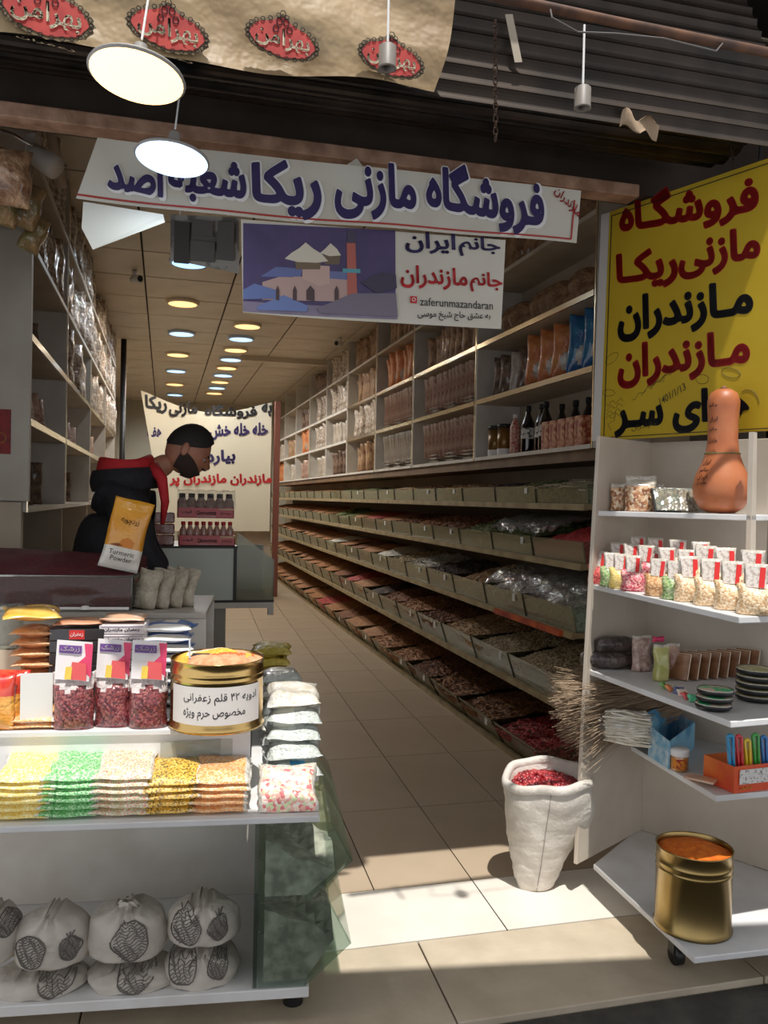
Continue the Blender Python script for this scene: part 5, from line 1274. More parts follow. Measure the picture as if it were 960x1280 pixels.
# ears join the same mesh
for s in (-1, 1):
    e = MB(); e.ell(tuple(HC+hrot @ Vector((-.012, s*.077, -.01))), (.018, .009, .032), 12, 8, rot=hrot @ Matrix.Rotation(-.25, 3, 'Y'))
    n = len(hv); hv += e.v; hf += [tuple(i+n for i in q) for q in e.f]
SH = (.20, 0, 1.30)
def hand(wx, wy, wz, dx, dz):
    ch = [[(wx, wy, wz, .026), (wx+dx*.05, wy, wz+dz*.05, (.036, .018)), (wx+dx*.085, wy, wz+dz*.085, (.038, .016))]]
    for k in range(4):
        yy = wy+(k-1.5)*.02; L_ = (.068, .078, .074, .058)[k]; b0 = (wx+dx*.085, wy, wz+dz*.085, .014)
        ch.append([b0, (wx+dx*.10, yy, wz+dz*.10, .0095), (wx+dx*(.10+L_*.5)+.004, yy*1.0, wz+dz*(.10+L_*.5)-.004, .0085), (wx+dx*(.10+L_*.8)+.012, yy, wz+dz*(.10+L_*.8)-.02, .0075)])
    ch.append([(wx+dx*.05, wy, wz+dz*.05, .02), (wx+dx*.06+.02, wy-.035, wz+dz*.06, .011), (wx+dx*.09+.03, wy-.045, wz+dz*.09, .009)])
    return ch
body = [[(.05, 0, .86, .10), (.06, 0, 1.02, .08), (.10, 0, 1.20, .07), (.17, 0, 1.31, .06), (.27, 0, 1.37, .055), (.34, 0, 1.42, .055)]]
for s in (-1, 1):
    y = .2*s; wz_ = .86 if s < 0 else .84
    body += [[(.10, 0, 1.20, .07), (.13, y*.45, 1.19, .03), (.17, y*1.0, 1.10, .03), (.20, y*1.2, .98, .034), (.34, y*1.0, wz_, .03)]]
    hd = hand(.34, y*1.0, wz_, .80, -.60); hd[0][0] = (.34, y*1.0, wz_, .03); body += hd
    body += [[(.05, 0, .86, .10), (.04, .1*s, .80, .075), (.08, .11*s, .44, .055), (.03, .11*s, .08, .04), (.12, .12*s, .03, .035), (.19, .12*s, .025, .03)]]
skin_mesh('body', body, SKIN, man, 2, 0, (hv, hf))
# clothes
jk = [[(.05, 0, .78, (.20, .17)), (.06, 0, .98, (.19, .18)), (.09, 0, 1.14, (.19, .175)), (.13, 0, 1.27, (.175, .15)), (.17, 0, 1.34, (.12, .11)), (.21, 0, 1.37, (.07, .07))]]
for s in (-1, 1):
    y = .2*s; wz_ = .86 if s < 0 else .84
    jk += [[(.13, 0, 1.27, (.175, .15)), (.145, y*.8, 1.25, .115), (.165, y*1.1, 1.13, .095), (.20, y*1.2, 1.0, .08), (.31, y*1.04, wz_+.03, .052)]]
skin_mesh('jacket', jk, JKT, man)
skin_mesh('trousers', [[(.05, 0, .88, .15), (.04, .1, .78, .10), (.08, .11, .44, .075), (.03, .11, .09, .06)], [(.05, 0, .88, .15), (.04, -.1, .78, .10), (.08, -.11, .44, .075), (.03, -.11, .09, .06)]], JEAN, man)
for s in (-1, 1): MB().ell((.10, .115*s, .035), (.14, .05, .035), 14, 8).build('shoe', BLACK, man, smooth=True)
# hood lying on the shoulders, red lining, collar
mb = MB(); mb.grid(lambda u, v: (.135+.135*math.cos(2*PI*u)*(1-.22*v)-.01*v, .155*math.sin(2*PI*u)*(1-.2*v), 1.355+.06*math.sin(PI*v*.6)+.012*math.sin(2*PI*u*2+1)+.012*math.cos(2*PI*u)), 36, 8); mb.build('hood', REDC, man, smooth=True)
mb = MB(); mb.grid(lambda u, v: (.13+.145*math.cos(2*PI*u)*(1+.08*math.sin(PI*v)), .168*math.sin(2*PI*u)*(1+.08*math.sin(PI*v)), 1.27+.095*v+.012*math.cos(2*PI*u)), 36, 6); mb.build('hood_edge', JKT, man, smooth=True)
mb = MB(); mb.tube([(.25, -.09, 1.38), (.29, -.12, 1.32), (.305, -.12, 1.22), (.295, -.10, 1.12)], [.026, .026, .020, .010], 10); mb.build('red_collar_edge', REDC, man, smooth=True)
# hair, beard, brows, eyes
def hairpt(u, v):
    a = 2*PI*u; back = .5-.5*math.cos(a)
    b = (PI*.27+PI*.33*back**.7)*v
    k_ = 1.075+.06*math.exp(-((a-PI*(0 if a < PI else 2))/1.1)**2)*v+.015*math.sin(u*90+v*30)*math.sin(v*50)
    if v > .92: k_ = 1.02
    return headpt(a, b, k_)
mb = MB(); mb.grid(hairpt, 72, 24); mb.build('hair', HAIR, man, smooth=True)
mb = MB(); mb.grid(lambda u, v: headpt(-1.75+3.5*u, PI*(.64+.06*math.cos((u-.5)*7)-.03)+PI*.27*v, 1.055+.03*math.sin(PI*v)), 34, 12); mb.build('beard', BEARD, man, smooth=True)
mb = MB(); mb.grid(lambda u, v: headpt(-.38+.76*u, PI*(.585)+PI*.025*v, 1.05), 12, 3); mb.build('moustache', BEARD, man, smooth=True)
for s in (-1, 1):
    mb = MB(); mb.grid(lambda u, v: headpt(s*(.16+.36*u), PI*(.435-.01*math.sin(PI*u))+PI*.02*v, 1.03), 8, 2); mb.build('eyebrow', HAIR, man)
    MB().ell(tuple(HC+hrot @ Vector((.086, s*.031, .001))), (.009, .011, .009), 12, 8).build('eye', M('eye_white', (150, 140, 132), .3), man, smooth=True)
    MB().ell(tuple(HC+hrot @ Vector((.0945, s*.031, -.002))), (.004, .006, .006), 10, 6).build('iris', INK, man, smooth=True)
tag(MB().box(-.595, 3.6, 0.001, .1, 4.45, .248).build('standing_platform', M('platform_wood', (110, 86, 62), .7)), 'low wooden platform the shopkeeper stands on', 'platform')

# ================================================================== CORNER STAND (right)
A0, D0, U0 = Vector((1.62, 2.92, 0)), Vector((.866, .5, 0)), Vector((.5, -.866, 0))
C0 = A0+D0*.41; E0 = C0+U0*.50
WHS = M('stand_laminate', (204, 193, 178), .5, c2=(190, 178, 162), ns=4)
stn = thing('corner_shelf_stand', 'white corner shelf stand on castors at the right of the entrance', 'stand', (A0.x, A0.y, 0))
def SV(p, z=None): q = Vector(p)-Vector((A0.x, A0.y, 0)); return q if z is None else Vector((q.x, q.y, z))
# left panel: widens to the bottom
pl = [SV(A0, 1.765), SV(A0-D0*.055, .88), SV(A0-D0*.09, .12), SV(C0, .12), SV(C0, 1.765)]
MB().slab(pl, tuple(-U0), .016).build('side_panel', WHS, stn, bevel=.002)
MB().slab([SV(C0, .12), SV(C0+U0*.85, .12), SV(C0+U0*.85, 1.28), SV(E0, 1.28), SV(E0, 1.765), SV(C0, 1.765)], tuple(-D0), .016).build('back_panel', WHS, stn, bevel=.002)
Bp = P(943, 600, y=2.42)
zL = [.12, .56, .86, 1.19, 1.475]
poly = {
 4: [A0, A0+U0*.60, E0+U0*.1, C0],
 3: [P(739, 719, y=2.92), P(924, 771, z=1.19), P(960, 768, z=1.19)+Vector((.35, .0, 0)), C0+U0*.85, C0],
 2: [P(731, 818, y=2.93), P(914, 902, z=.86), P(960, 895, z=.86)+Vector((.35, 0, 0)), C0+U0*.85, C0],
 1: [P(789, 932, z=.56), P(895, 995, z=.56), P(960, 988, z=.56)+Vector((.35, 0, 0)), C0+U0*.85, C0],
 0: [P(742, 1080, z=.12), P(868, 1197, z=.12), P(960, 1190, z=.12)+Vector((.4, 0, 0)), C0+U0*.9, C0]}
for k, pg in poly.items():
    MB().prism([tuple(SV(p))[:2] for p in pg][::-1], zL[k]-.02, zL[k]).build('shelf', WHITE2, stn, bevel=.003)
bp = A0+U0*.60
MB().slab([SV(bp, 1.20), SV(bp+D0*.05, 1.20), SV(bp+D0*.03, 1.755), SV(bp, 1.755)], tuple(U0), .016).build('front_post', WHS, stn)
MB().box(*(tuple(SV(bp))[:2]), 1.19, SV(bp).x+.02, SV(bp).y+.02, 1.2).build('post_foot', WHITE, stn)
w_ = P(845, 1205, z=0)
for q in (w_, w_+Vector((.45, .1, 0)), w_+Vector((.12, .55, 0))):
    c = SV(q); cs = MB().tube([(c.x-.012, c.y, .032), (c.x+.012, c.y, .032)], .032, 18).build('castor', BLACK, stn, smooth=True)
    MB().box(c.x-.018, c.y-.012, .04, c.x+.018, c.y+.02, .098).build('castor_fork', M('castor_grey', (60, 58, 56), .4, .5), cs)
struct(MB().box(2.56, 2.24, -.1, 2.75, 3.12, 3.4), 'wall_side', PIL)
def S(px, py, k, dz=.002): return P(px, py, z=zL[k]+dz)
def S4(px, d):
    p0 = A0+D0*d; p = P(px, 640, p0=tuple(p0), n=tuple(D0)); return Vector((p.x, p.y, zL[4]+.002))

# yellow sign box
SG0 = Vector((1.855, 3.06, 0)); SD = Vector((.38, -.925, 0)).normalized(); SN = Vector((-SD.y, SD.x, 0))*-1
n_ = (SN.x, SN.y, 0)
def sgp(px, py, lift=0): return P(px, py, p0=(SG0.x, SG0.y, 0), n=n_)+SN*lift
sg = thing('yellow_sign', 'yellow sign with red and black Persian lettering above the corner stand', 'sign')
YL_ = M('sign_yellow', (190, 162, 42), .55, c2=(182, 152, 36), ns=3, spec=.25)
tl, tr, br, bl = sgp(762, 265), sgp(1010, 181), sgp(1010, 535), sgp(750, 551)
MB().slab([bl, br, tr, tl], n_, .02).build('sign_face', YL_, sg)
off = SD*.055
MB().slab([bl-SD*.045-SN*.002, bl-SN*.002, tl-SN*.002, tl-SD*.045-SN*.002], n_, .06).build('side_board', M('sign_side_white', (200, 196, 190), .5), sg)
mb = MB()
for p, q in ((sgp(755, 547, .002), sgp(1000, 533, .002)), (sgp(765, 270, .002), sgp(1000, 191, .002)), (sgp(755, 547, .002), sgp(765, 270, .002))): mb.beam(p, q, .003, .002, tuple(SN))
mb.build('border_line', INK, sg)
DRD = M('sign_red', (168, 26, 24), .4)
def st_(s, x0, yl0, yl1, x1, yr0, yr1, mat, off=.03):
    """box in photograph pixels: left edge x0 from yl0 (top) to yl1, right edge x1 from yr0 to yr1"""
    text('lettering', s, quad(sgp(x0, yl1, .0015), sgp(x1, yr1, .0015), sgp(x1, yr0, .0015), sgp(x0, yl0, .0015)), mat, sg, off)
st_('فروشگـاه', 774, 243, 303, 949, 214, 276, DRD, .05)
st_('مازنی', 848, 298, 352, 951, 280, 334, DRD, .05); st_('ریکـا', 770, 318, 366, 848, 303, 358, DRD, .05)
st_('مـازندران', 772, 372, 430, 942, 346, 404, INK, .05)
st_('مـازندران', 772, 432, 488, 938, 408, 466, DRD, .05)
st_('هوای سـر', 768, 494, 548, 938, 480, 536, INK, .05)
# handwritten scribbles
PEN = M('pen_ink', (70, 62, 30), .6)
def scr(pts, rr=.0009): MB().tube([sgp(*p, .0012) for p in pts], rr, 4).build('pen_stroke', PEN, sg)
scr([(757+8*math.cos(t)+8, 448+6*math.sin(t)-5*math.cos(t)) for t in [k*.5 for k in range(14)]]); scr([(761+6*math.cos(t)*1.3, 491+4*math.sin(t)) for t in [k*.5 for k in range(14)]])
scr([(878+8*math.cos(t), 474+6*math.sin(t)) for t in [k*.5 for k in range(14)]]); scr([(914+12*math.cos(t), 466+6*math.sin(t)+2*math.cos(t)) for t in [k*.5 for k in range(14)]])
for i in range(4): scr([(758+3*j, 505+6*i+3*math.sin(j*1.9+i)-j*.8) for j in range(8)])
for i in range(3): scr([(790+12*i+4*j, 500-8*i-3*j+3*math.sin(j*2.1+i)) for j in range(9)])
scr([(812, 484), (826, 474), (832, 468), (829, 478)]); scr([(762, 520), (770, 515), (768, 526), (760, 530), (764, 538)]); scr([(935+14*math.cos(t), 505-18*math.sin(t)) for t in [k*.3 for k in range(8)]])
text('handwritten_date', '1401/1/13', quad(sgp(826, 507, .003), sgp(858, 487, .003), sgp(856, 478, .003), sgp(824, 498, .003)), MATS['pen_ink'], sg, 0)
text('handwritten_note', 'مازندران', quad(sgp(790, 540, .003), sgp(822, 533, .003), sgp(820, 526, .003), sgp(790, 532, .003)), MATS['pen_ink'], sg, 0)

# gourd
gp = S4(901, .10); gc = Vector((gp.x, gp.y, zL[4]+.001)); GR = M('gourd_skin', (190, 116, 74), .45, c2=(172, 98, 60), ns=9)
prof = [(.002, 0), (.04, .002), (.066, .018), (.083, .05), (.087, .08), (.078, .12), (.062, .155), (.05, .19), (.045, .23), (.045, .29), (.048, .335), (.048, .355), (.040, .378), (.022, .390), (.003, .393)]
gd = thing('long_neck_gourd', 'large orange brown long-necked gourd with handwriting on the top shelf', 'gourd', gc, .0)
GS = 1.14
mb = MB(); mb.lathe([(r*GS, z*GS) for r, z in prof], 40); o = mb.build('gourd_body', GR, gd, smooth=True)
MB().lathe([(.010, .388*GS), (.014, .393*GS), (.006, .40*GS), (.002, .402*GS)], 10).build('stem_scar', M('gourd_stem', (130, 90, 62), .8), gd, smooth=True)
def grad(z):
    for (r0, z0), (r1_, z1_) in zip(prof, prof[1:]):
        if z <= z1_*GS: return (r0+(r1_-r0)*(z/GS-z0)/(z1_-z0))*GS
    return .03
def gf(a0, a1, z0, z1):
    def f(u, v):
        z = z0+(z1-z0)*v; a = a0+(a1-a0)*u; rr = grad(z)+.0012; return (rr*math.cos(a), rr*math.sin(a), z)
    return f
aL = math.atan2(-gc.y, -gc.x)   # towards the camera
for i, (wd, z) in enumerate((('جانم', .305), ('ایران', .265), ('جانم', .235), ('مازندران', .203), ('مازندران', .170), ('ایران', .140), ('جانم', .116), ('ایران', .096), ('مازندران', .080))):
    text('handwriting', wd, gf(aL-1.05, aL-.36 if z > .15 else aL-.56, z*1.22, z*1.22+.021), INK, gd, .01)
MB().lathe([(.0535*GS, .212), (.0545*GS, .214), (.0535*GS, .216)], 32, cap=False).build('green_string', M('green_string', (90, 110, 60), .7), gd)
# bags of nuts on the top shelf
MIXN = M('mixed_seeds', vor=[(190, 134, 92), (214, 176, 136), (150, 92, 60), (224, 200, 168)], ns=95, rough=.5, coat=.8, bump=.6, bs=30)
CT = M('clear_bag_neck', (196, 188, 174), .2, coat=1, bump=1.0, bs=40)
def nutbag(key, px, py, k, w, h, t, rz, mat, label, name='seed_bag', top=.86, seed=1):
    p = S(px, py, k) if k < 4 else S4(px, py); o = pillow(w, h, t, 14, 14, wob=.004, seed=seed, base=1, mfn=lambda u, v: 0 if v < top else 1).build(name, [mat, CT], smooth=True); o.location = p; o.rotation_euler = (0, 0, rz); return tag(o, label, 'bag')
nutbag('a', 772, .09, 4, .056, .105, .05, -.5, MIXN, 'narrow bag of mixed seeds at the left of the top shelf', seed=1)
nutbag('b', 800, .075, 4, .118, .135, .075, -.45, MIXN, 'wide clear bag of pale seeds, centre left of the top shelf', seed=2, top=.72)
nutbag('c', 818, .17, 4, .075, .108, .05, -.5, G_STK, 'dark bag of seeds behind the wide seed bag', seed=3)
TRM = M('tray_goods', vor=[(96, 110, 66), (170, 130, 80), (130, 90, 60), (190, 160, 110)], ns=80, rough=.5, coat=.6)
for i, (px, py, lab) in enumerate(((836, .045, 'black tray of green and brown pieces leaning before the gourd'), (850, .10, 'clear pack of nuts leaning behind the black tray'), (858, .15, 'rear clear pack of brown pieces left of the gourd'))):
    p = S4(px, py); t = thing('tray_pack', lab, 'tray', p, -.1)
    MB().box(-.05, 0, 0, .05, .018, .105).build('tray', BLACK if i == 0 else PLAST, t, bevel=.004); MB().box(-.043, -.005, .006, .043, .0, .098).build('tray_contents', TRM if i < 1 else MIXN, t, bevel=.003)
    MB().box(-.046, -.009, .003, .046, -.006, .101).build('film', PLAST, t); t.rotation_euler = (-.55, .15*0, -.25)

# candy bags with header cards on the second shelf
CDY = {'red': [(206, 60, 56), (226, 110, 96), (170, 40, 44)], 'green': [(110, 150, 84), (150, 180, 110), (190, 196, 150)], 'yellow': [(220, 190, 90), (236, 214, 140)], 'magenta': [(190, 50, 80), (226, 120, 130), (240, 190, 180)],
       'tan': [(214, 160, 104), (230, 190, 140), (190, 130, 80)], 'peanut': [(232, 200, 156), (246, 224, 190), (206, 166, 120)], 'pale': [(226, 206, 180), (216, 150, 120), (240, 226, 200)]}
def candy(key):
    def f():
        t = thing('candy_bag', '', 'bag', (0, 0, -50))
        pillow(.088, .075, .06, 12, 8, wob=.003, seed=len(key), base=1).build('filled_bag', M('candy_'+key, vor=CDY[key], ns=200, rough=.4, coat=.9, bump=.8, bs=30), t, smooth=True)
        MB().slab([(-.023, -.006, .068), (.023, -.008, .066), (.026, .006, .118), (-.025, .008, .120)], (0, -1, 0), .002).build('header_card', M('candy_card_print', (222, 214, 206), .4, c2=(186, 172, 162), ns=110, coat=.7, cr=(.5, .6)), t)
        MB().slab([(.006, -.0095, .068), (.019, -.010, .067), (.022, .004, .117), (.009, .0045, .118)], (0, -1, 0), .001).build('red_stripe', M('stripe_red', (214, 50, 50), .4), t)
        pillow(.06, .07, .008, 6, 4, seed=3).build('clear_neck', CT, t, smooth=True).location = (0, .014, .056)
        return t
    return f
ROWS = [  # px, py, kind  (front row first)
 (752, 718, 'red'), (768, 724, 'green'), (780, 730, 'yellow'), (795, 737, 'magenta'), (826, 748, 'tan'), (848, 757, 'green'), (866, 763, 'peanut'), (893, 768, 'peanut'), (920, 770, 'peanut'), (950, 768, 'peanut'),
 (775, 706, 'red'), (792, 712, 'pale'), (810, 720, 'magenta'), (838, 728, 'pale'), (862, 735, 'tan'), (885, 742, 'peanut'), (912, 744, 'peanut'), (945, 745, 'peanut'),
 (800, 700, 'pale'), (824, 706, 'red'), (850, 712, 'pale'), (880, 718, 'tan')]
for i, (px, py, k) in enumerate(ROWS):
    p = P(px, py, x=(1.64 if i < 10 else 1.71 if i < 18 else 1.79)+(.0 if i not in (6, 7, 8, 9) else .02)); p.z = zL[3]; row = 'front' if i < 10 else 'middle' if i < 18 else 'rear'; nth = i if i < 10 else i-10 if i < 18 else i-18
    o = place('candy_'+k, candy(k), (p.x, p.y+.02, zL[3]+.002+(0 if i < 10 else .035 if i < 18 else .06)), (0, 0, rnd.uniform(-.8, -.15)), '%s candy bag with header card, %s row, %s from left' % ({'peanut': 'pale peanut', 'pale': 'cream'}.get(k, k), row, ORD[nth]), None, (1.0 if k != 'peanut' else 1.15))

# third shelf
DR = M('dark_rolled_goods', (52, 44, 42), .4, c2=(96, 82, 76), ns=14, coat=.6, bump=1, bs=22)
for i, (px, py, dz, lab, rr) in enumerate(((756, 822, 0, 'front lower dark wrapped roll at the left of the third shelf', .034), (790, 815, 0, 'rear lower dark wrapped roll on the third shelf', .034), (770, 812, .06, 'upper dark wrapped roll on the pile', .032))):
    p = P(px, py, y=2.9); p.z = zL[2]+.002; mb = MB(); mb.tube([Vector((-.09, 0, rr)), Vector((-.05, .005, rr*1.1)), Vector((.04, -.003, rr)), Vector((.10, .004, rr*.95))], [rr*.7, rr, rr*1.02, rr*.6], 14); o = mb.build('wrapped_roll', DR, smooth=True); o.location = p+Vector((0, 0, dz)); o.rotation_euler = (0, 0, -.25+.2*i); tag(o, lab, 'roll')
nutbag('t1', 801, 838, 2, .075, .135, .055, -.2, M('pink_flakes', (150, 116, 104), .5, c2=(206, 180, 170), ns=60, det=8, coat=.8, bump=.8, bs=40), 'tall clear bag of pinkish brown flakes on the third shelf', 'tall_bag', .93, 11)
nutbag('t2', 826, 850, 2, .06, .13, .05, -.2, M('green_bag', (160, 160, 84), .4, c2=(190, 186, 120), ns=20, coat=.9), 'tall yellowish green bag on the third shelf', 'tall_bag', .95, 12)
nutbag('t3', 840, 846, 2, .055, .125, .05, -.2, G_PNK, 'brownish bag right behind the green one on the third shelf', 'tall_bag', .95, 13)
p = S(826, 805, 2); tag(pillow(.05, .02, .02, 8, 5, wob=.003).build('pink_ribbon', M('pink_ribbon', (206, 50, 96), .4)), 'bright pink ribbon tied on the green bag', 'ribbon').location = S(822, 845, 2)+Vector((0, .0, .128))
p = S(862, 822, 2); t = thing('clear_tray', 'empty clear plastic tray lying at the back of the third shelf', 'tray', (p.x+.03, p.y+.12, zL[2]+.10), .3)
MB().box(-.09, -.06, 0, .09, .06, .004).build('tray_base', PLAST, t); MB().tube([(-.09, -.06, .006), (.09, -.06, .006), (.09, .06, .006), (-.09, .06, .006), (-.09, -.06, .006)], .003, 6).build('tray_rim', INKG, t)
for i in range(8):
    p = S(850+12.5*i, 852-.9*i, 2, .004); t = thing('slab_packet', 'brown fruit slab leaning in the row on the third shelf, %s from left' % ORD[i], 'packet', (p.x+.01, p.y+.045, zL[2]+.003))
    MB().box(-.045, 0, 0, .045, .010, .098).build('slab', M('fruit_slab', (124, 80, 54), .4, c2=(160, 112, 76), ns=24, coat=.8), t, bevel=.004)
    MB().tube([(-.046, 0, .002), (-.046, 0, .098), (.046, 0, .098), (.046, 0, .002)], .0022, 6).build('clear_edge', M('slab_edge_m', (216, 196, 168), .3, coat=1), t)
    t.rotation_euler = (-.32, 0, -1.0)
CS = [(90, 150, 60), (226, 120, 60), (60, 70, 120), (230, 200, 180), (200, 60, 60), (70, 170, 120)]
for i in range(6):
    p = S(838+7*i, 862+3.4*i, 2); o = pillow(.035, .03, .012, 8, 6, wob=.002, seed=i).build('wrapped_sweet', M('sweet_%d' % i, CS[i], .35, c2=tuple(min(255, c+50) for c in CS[i]), ns=60, coat=1), smooth=True); o.location = p+Vector((0, .02, .0)); o.rotation_euler = (-.9, 0, rnd.uniform(-1, 1)); tag(o, 'small %s wrapped sweet at the shelf edge' % ['olive green', 'orange', 'dark blue', 'cream', 'red', 'mint green'][i], 'sweet')
def plate(r, top, key):
    def f():
        t = thing('round_pack', '', 'round pack', (0, 0, -50))
        MB().lathe([(.002, 0), (r*.86, 0), (r, .008), (r, .014), (r*.96, .018)], 32, cap=False).build('dark_dish', BLACK, t, smooth=True)
        MB().lathe([(.002, .021), (r*.7, .020), (r*.95, .017)], 32, cap=False).build('round_top', top, t, smooth=True)
        MB().lathe([(r*.96, .016), (r*1.005, .0165), (r*.96, .019)], 32, cap=False).build('clear_rim', CT, t, smooth=True)
        return t
    return f
MGR = M('mint_and_pink_top', (60, 190, 120), .5, c2=(226, 196, 176), ns=16, coat=.8, cr=(.45, .52)); MYE = M('yellow_green_top', (190, 186, 110), .5, c2=(226, 214, 160), ns=40, coat=.8); MOR = M('orange_top', (226, 120, 80), .5, c2=(190, 180, 120), ns=30, coat=.8)
p = S(898, 888, 2)
for i in range(3): place('pl_g', plate(.056, MGR, 'g'), Vector((p.x+.006*i, p.y+.025+.004*i, zL[2]+.002+i*.0215)), (0, 0, i), 'round dark dish with mint green top, %s of the front stack' % ['lowest', 'middle', 'topmost'][i], None)
p = S(958, 880, 2)
for i in range(5): place('pl_y', plate(.066, MYE, 'y'), Vector((p.x+.01, p.y+.06, zL[2]+.002+i*.0215)), (0, 0, i*2), 'round dark dish with yellow green top, %s from bottom of the right stack' % ORD[i], None)
# fourth shelf
STR = M('white_roots', (250, 246, 236), .6, c2=(226, 216, 196), ns=30); DRY = M('dry_straw', (172, 150, 124), .8, c2=(150, 128, 104), ns=20)  # roots whitened in colour to stand for sun that does not reach them
def bundle(name, label, c, n, L_, spread, rr, mat, dirv, seed, cat, fan=.0):
    t = thing(name, label, cat, c); r = random.Random(seed); mb = MB(); d = Vector(dirv).normalized(); a = d.cross(Vector((0, 0, 1))).normalized(); b = a.cross(d)
    for i in range(n):
        u, v = r.gauss(0, .5), r.gauss(0, .5); u = max(-1, min(1, u)); v = max(-1, min(1, v)); off = a*u*spread[0]+b*v*spread[1]; l0, l1 = r.uniform(-.5, -.3)*L_, r.uniform(.2, .55)*L_
        dd = (d+a*(u*fan+r.uniform(-.2, .2))+b*(v*fan+r.uniform(-.15, .15))).normalized()
        m_ = off+Vector((r.uniform(-.005, .005),)*3)
        mb.tube([m_+d*l0, m_+dd*(l0+l1)*.5+Vector((0, 0, r.uniform(-.008, .008))), m_+dd*l1], rr*r.uniform(.6, 1.2), 4, caps=False)
    mb.build('strands', mat, t, kind='stuff'); return t
rc = P(784, 907, y=2.80)
rb = bundle('root_bundle', 'clear bag of whitish dried roots lying on the fourth shelf', rc, 330, .17, (.06, .052), .0030, STR, (.75, -.6, 0), 3, 'bundle')
MB().grid(lambda u, v: Vector((-.075+.15*u, .06-.125*u, 0))+Vector((.6, .75, 0))*.07*math.cos(PI*2*v)+Vector((0, 0, .056*math.sin(PI*2*v)+.004*math.sin(u*30+v*20))), 20, 20).build('clear_bag', GLASS('thin_clear_bag', (250, 250, 250), .14, .08, bump=1.0, bs=60), rb, smooth=True)
fc = P(765, 875, y=2.93)
fb_ = bundle('feathery_straw_bundle', 'big loose bundle of fine dry grass sticking out beside the stand', fc+Vector((.05, .03, -.02)), 2200, .48, (.10, .09), .0010, DRY, (-.95, .10, -.22), 8, 'bundle', .3)
bx = S(815, 945, 1)
t = thing('blue_card_box', 'light blue printed box standing on the fourth shelf', 'box', bx, .0)
BL1 = M('blue_print', (80, 160, 206), .4, c2=(140, 200, 230), ns=8, cr=(.45, .55)); BL2 = M('blue_side_print', (110, 166, 196), .5, c2=(200, 214, 220), ns=30)
pA, pB, pC = S(810, 945, 1), S(836, 962, 1), S(868, 935, 1)
MB().slab([pA-bx, pB-bx, pB-bx+Vector((0, 0, .10)), pA-bx+Vector((0, 0, .115))], (-1, 0, 0), .004).build('box_side', BL2, t)
MB().slab([pB-bx, pC-bx, pC-bx+Vector((0, 0, .10)), pB-bx+Vector((0, 0, .10))], (0, -1, 0), .004).build('box_front', BL1, t)
pD = pA+(pC-pB)
MB().slab([pA-bx, pD-bx, pD-bx+Vector((0, 0, .10)), pA-bx+Vector((0, 0, .115))], (0, 1, 0), .004).build('box_back', BL1, t)
MB().slab([pC-bx, pD-bx, pD-bx+Vector((0, 0, .10)), pC-bx+Vector((0, 0, .10))], (1, 0, 0), .004).build('box_side', BL2, t)
MB().slab([pA-bx+Vector((0, 0, .115)), pD-bx+Vector((0, 0, .10)), pD-bx+Vector((.0, .03, .135)), pA-bx+Vector((0, .03, .15))], (0, -1, 0), .003).build('box_flap', BL1, t)
jp = S(849, 962, 1); j = thing('honey_jar', 'small clear jar with orange emblem and white lid on the fourth shelf', 'jar', jp)
MB().lathe([(.002, 0), (.029, 0), (.031, .006), (.031, .048), (.028, .054)], 24, cap=False).build('jar_body', M('honey_glass', (196, 140, 80), .15, coat=1, c2=(170, 110, 60), ns=20), j, smooth=True)
MB().lathe([(.032, .052), (.033, .056), (.033, .074), (.030, .077), (.002, .078)], 24, cap=False).build('white_lid', INKW, j, smooth=True)
mb = MB(); a0 = math.atan2(-jp.y, -jp.x)
mb.grid(lambda u, v: (.0315*math.cos(a0-.8+1.6*u), .0315*math.sin(a0-.8+1.6*u), .010+.034*v), 12, 2); mb.build('emblem_label', M('jar_emblem', (214, 130, 40), .4, c2=(150, 40, 30), ns=90, cr=(.5, .55)), j, smooth=True)
for i in range(3):
    p = S(886, 978, 1, .003+.008*i); o = MB().box(-.05, -.028, 0, .05, .028, .007).build('pressed_fruit_card', M('card_pink_tan', (206, 160, 130), .4, c2=(226, 190, 164), ns=12, coat=.9), bevel=.003); o.location = (p.x-.01, p.y+.03, zL[1]+.002+.0085*i); o.rotation_euler = (0, 0, -1.0+.05*i); tag(o, 'flat pinkish packet before the red box, %s of three' % ['lowest', 'middle', 'topmost'][i], 'packet')
# red box of coloured tongs
q0, q1, q2 = S(879, 975, 1), S(917, 992, 1), S(965, 985, 1); z4 = zL[1]+.002
t = thing('red_display_box', 'open red and orange display box holding coloured plastic tongs', 'box', q1)
RB = M('box_red', (206, 50, 40), .4, c2=(226, 120, 50), ns=7, coat=.4); RB2 = M('box_red_front', (220, 66, 34), .4, c2=(236, 110, 40), ns=4, coat=.4)
h_ = .088; q3 = q2+Vector((.10, .0, 0))
MB().slab([q0-q1, Vector((0, 0, 0)), Vector((0, 0, h_)), q0-q1+Vector((0, 0, h_))], (-1, 0, 0), .003).build('box_side', RB, t)
MB().slab([Vector((0, 0, 0)), q3-q1, q3-q1+Vector((0, 0, h_)), Vector((0, 0, h_))], (0, -1, 0), .003).build('box_front', RB2, t)
MB().slab([q0-q1, q3-q1+Vector((0, .14, 0)), q3-q1+Vector((0, .14, h_)), q0-q1+Vector((0, 0, h_))], (0, 1, 0), .003).build('box_back', RB, t)
d = (q3-q1).normalized(); lb = MB().slab([d*.02+Vector((0, -.004, .028)), d*.20+Vector((0, -.004, .028)), d*.20+Vector((0, -.004, .076)), d*.02+Vector((0, -.004, .076))], (0, -1, 0), .001).build('paper_label', M('label_newsprint', (226, 222, 216), .6, c2=(150, 146, 140), ns=120, cr=(.55, .6)), t)
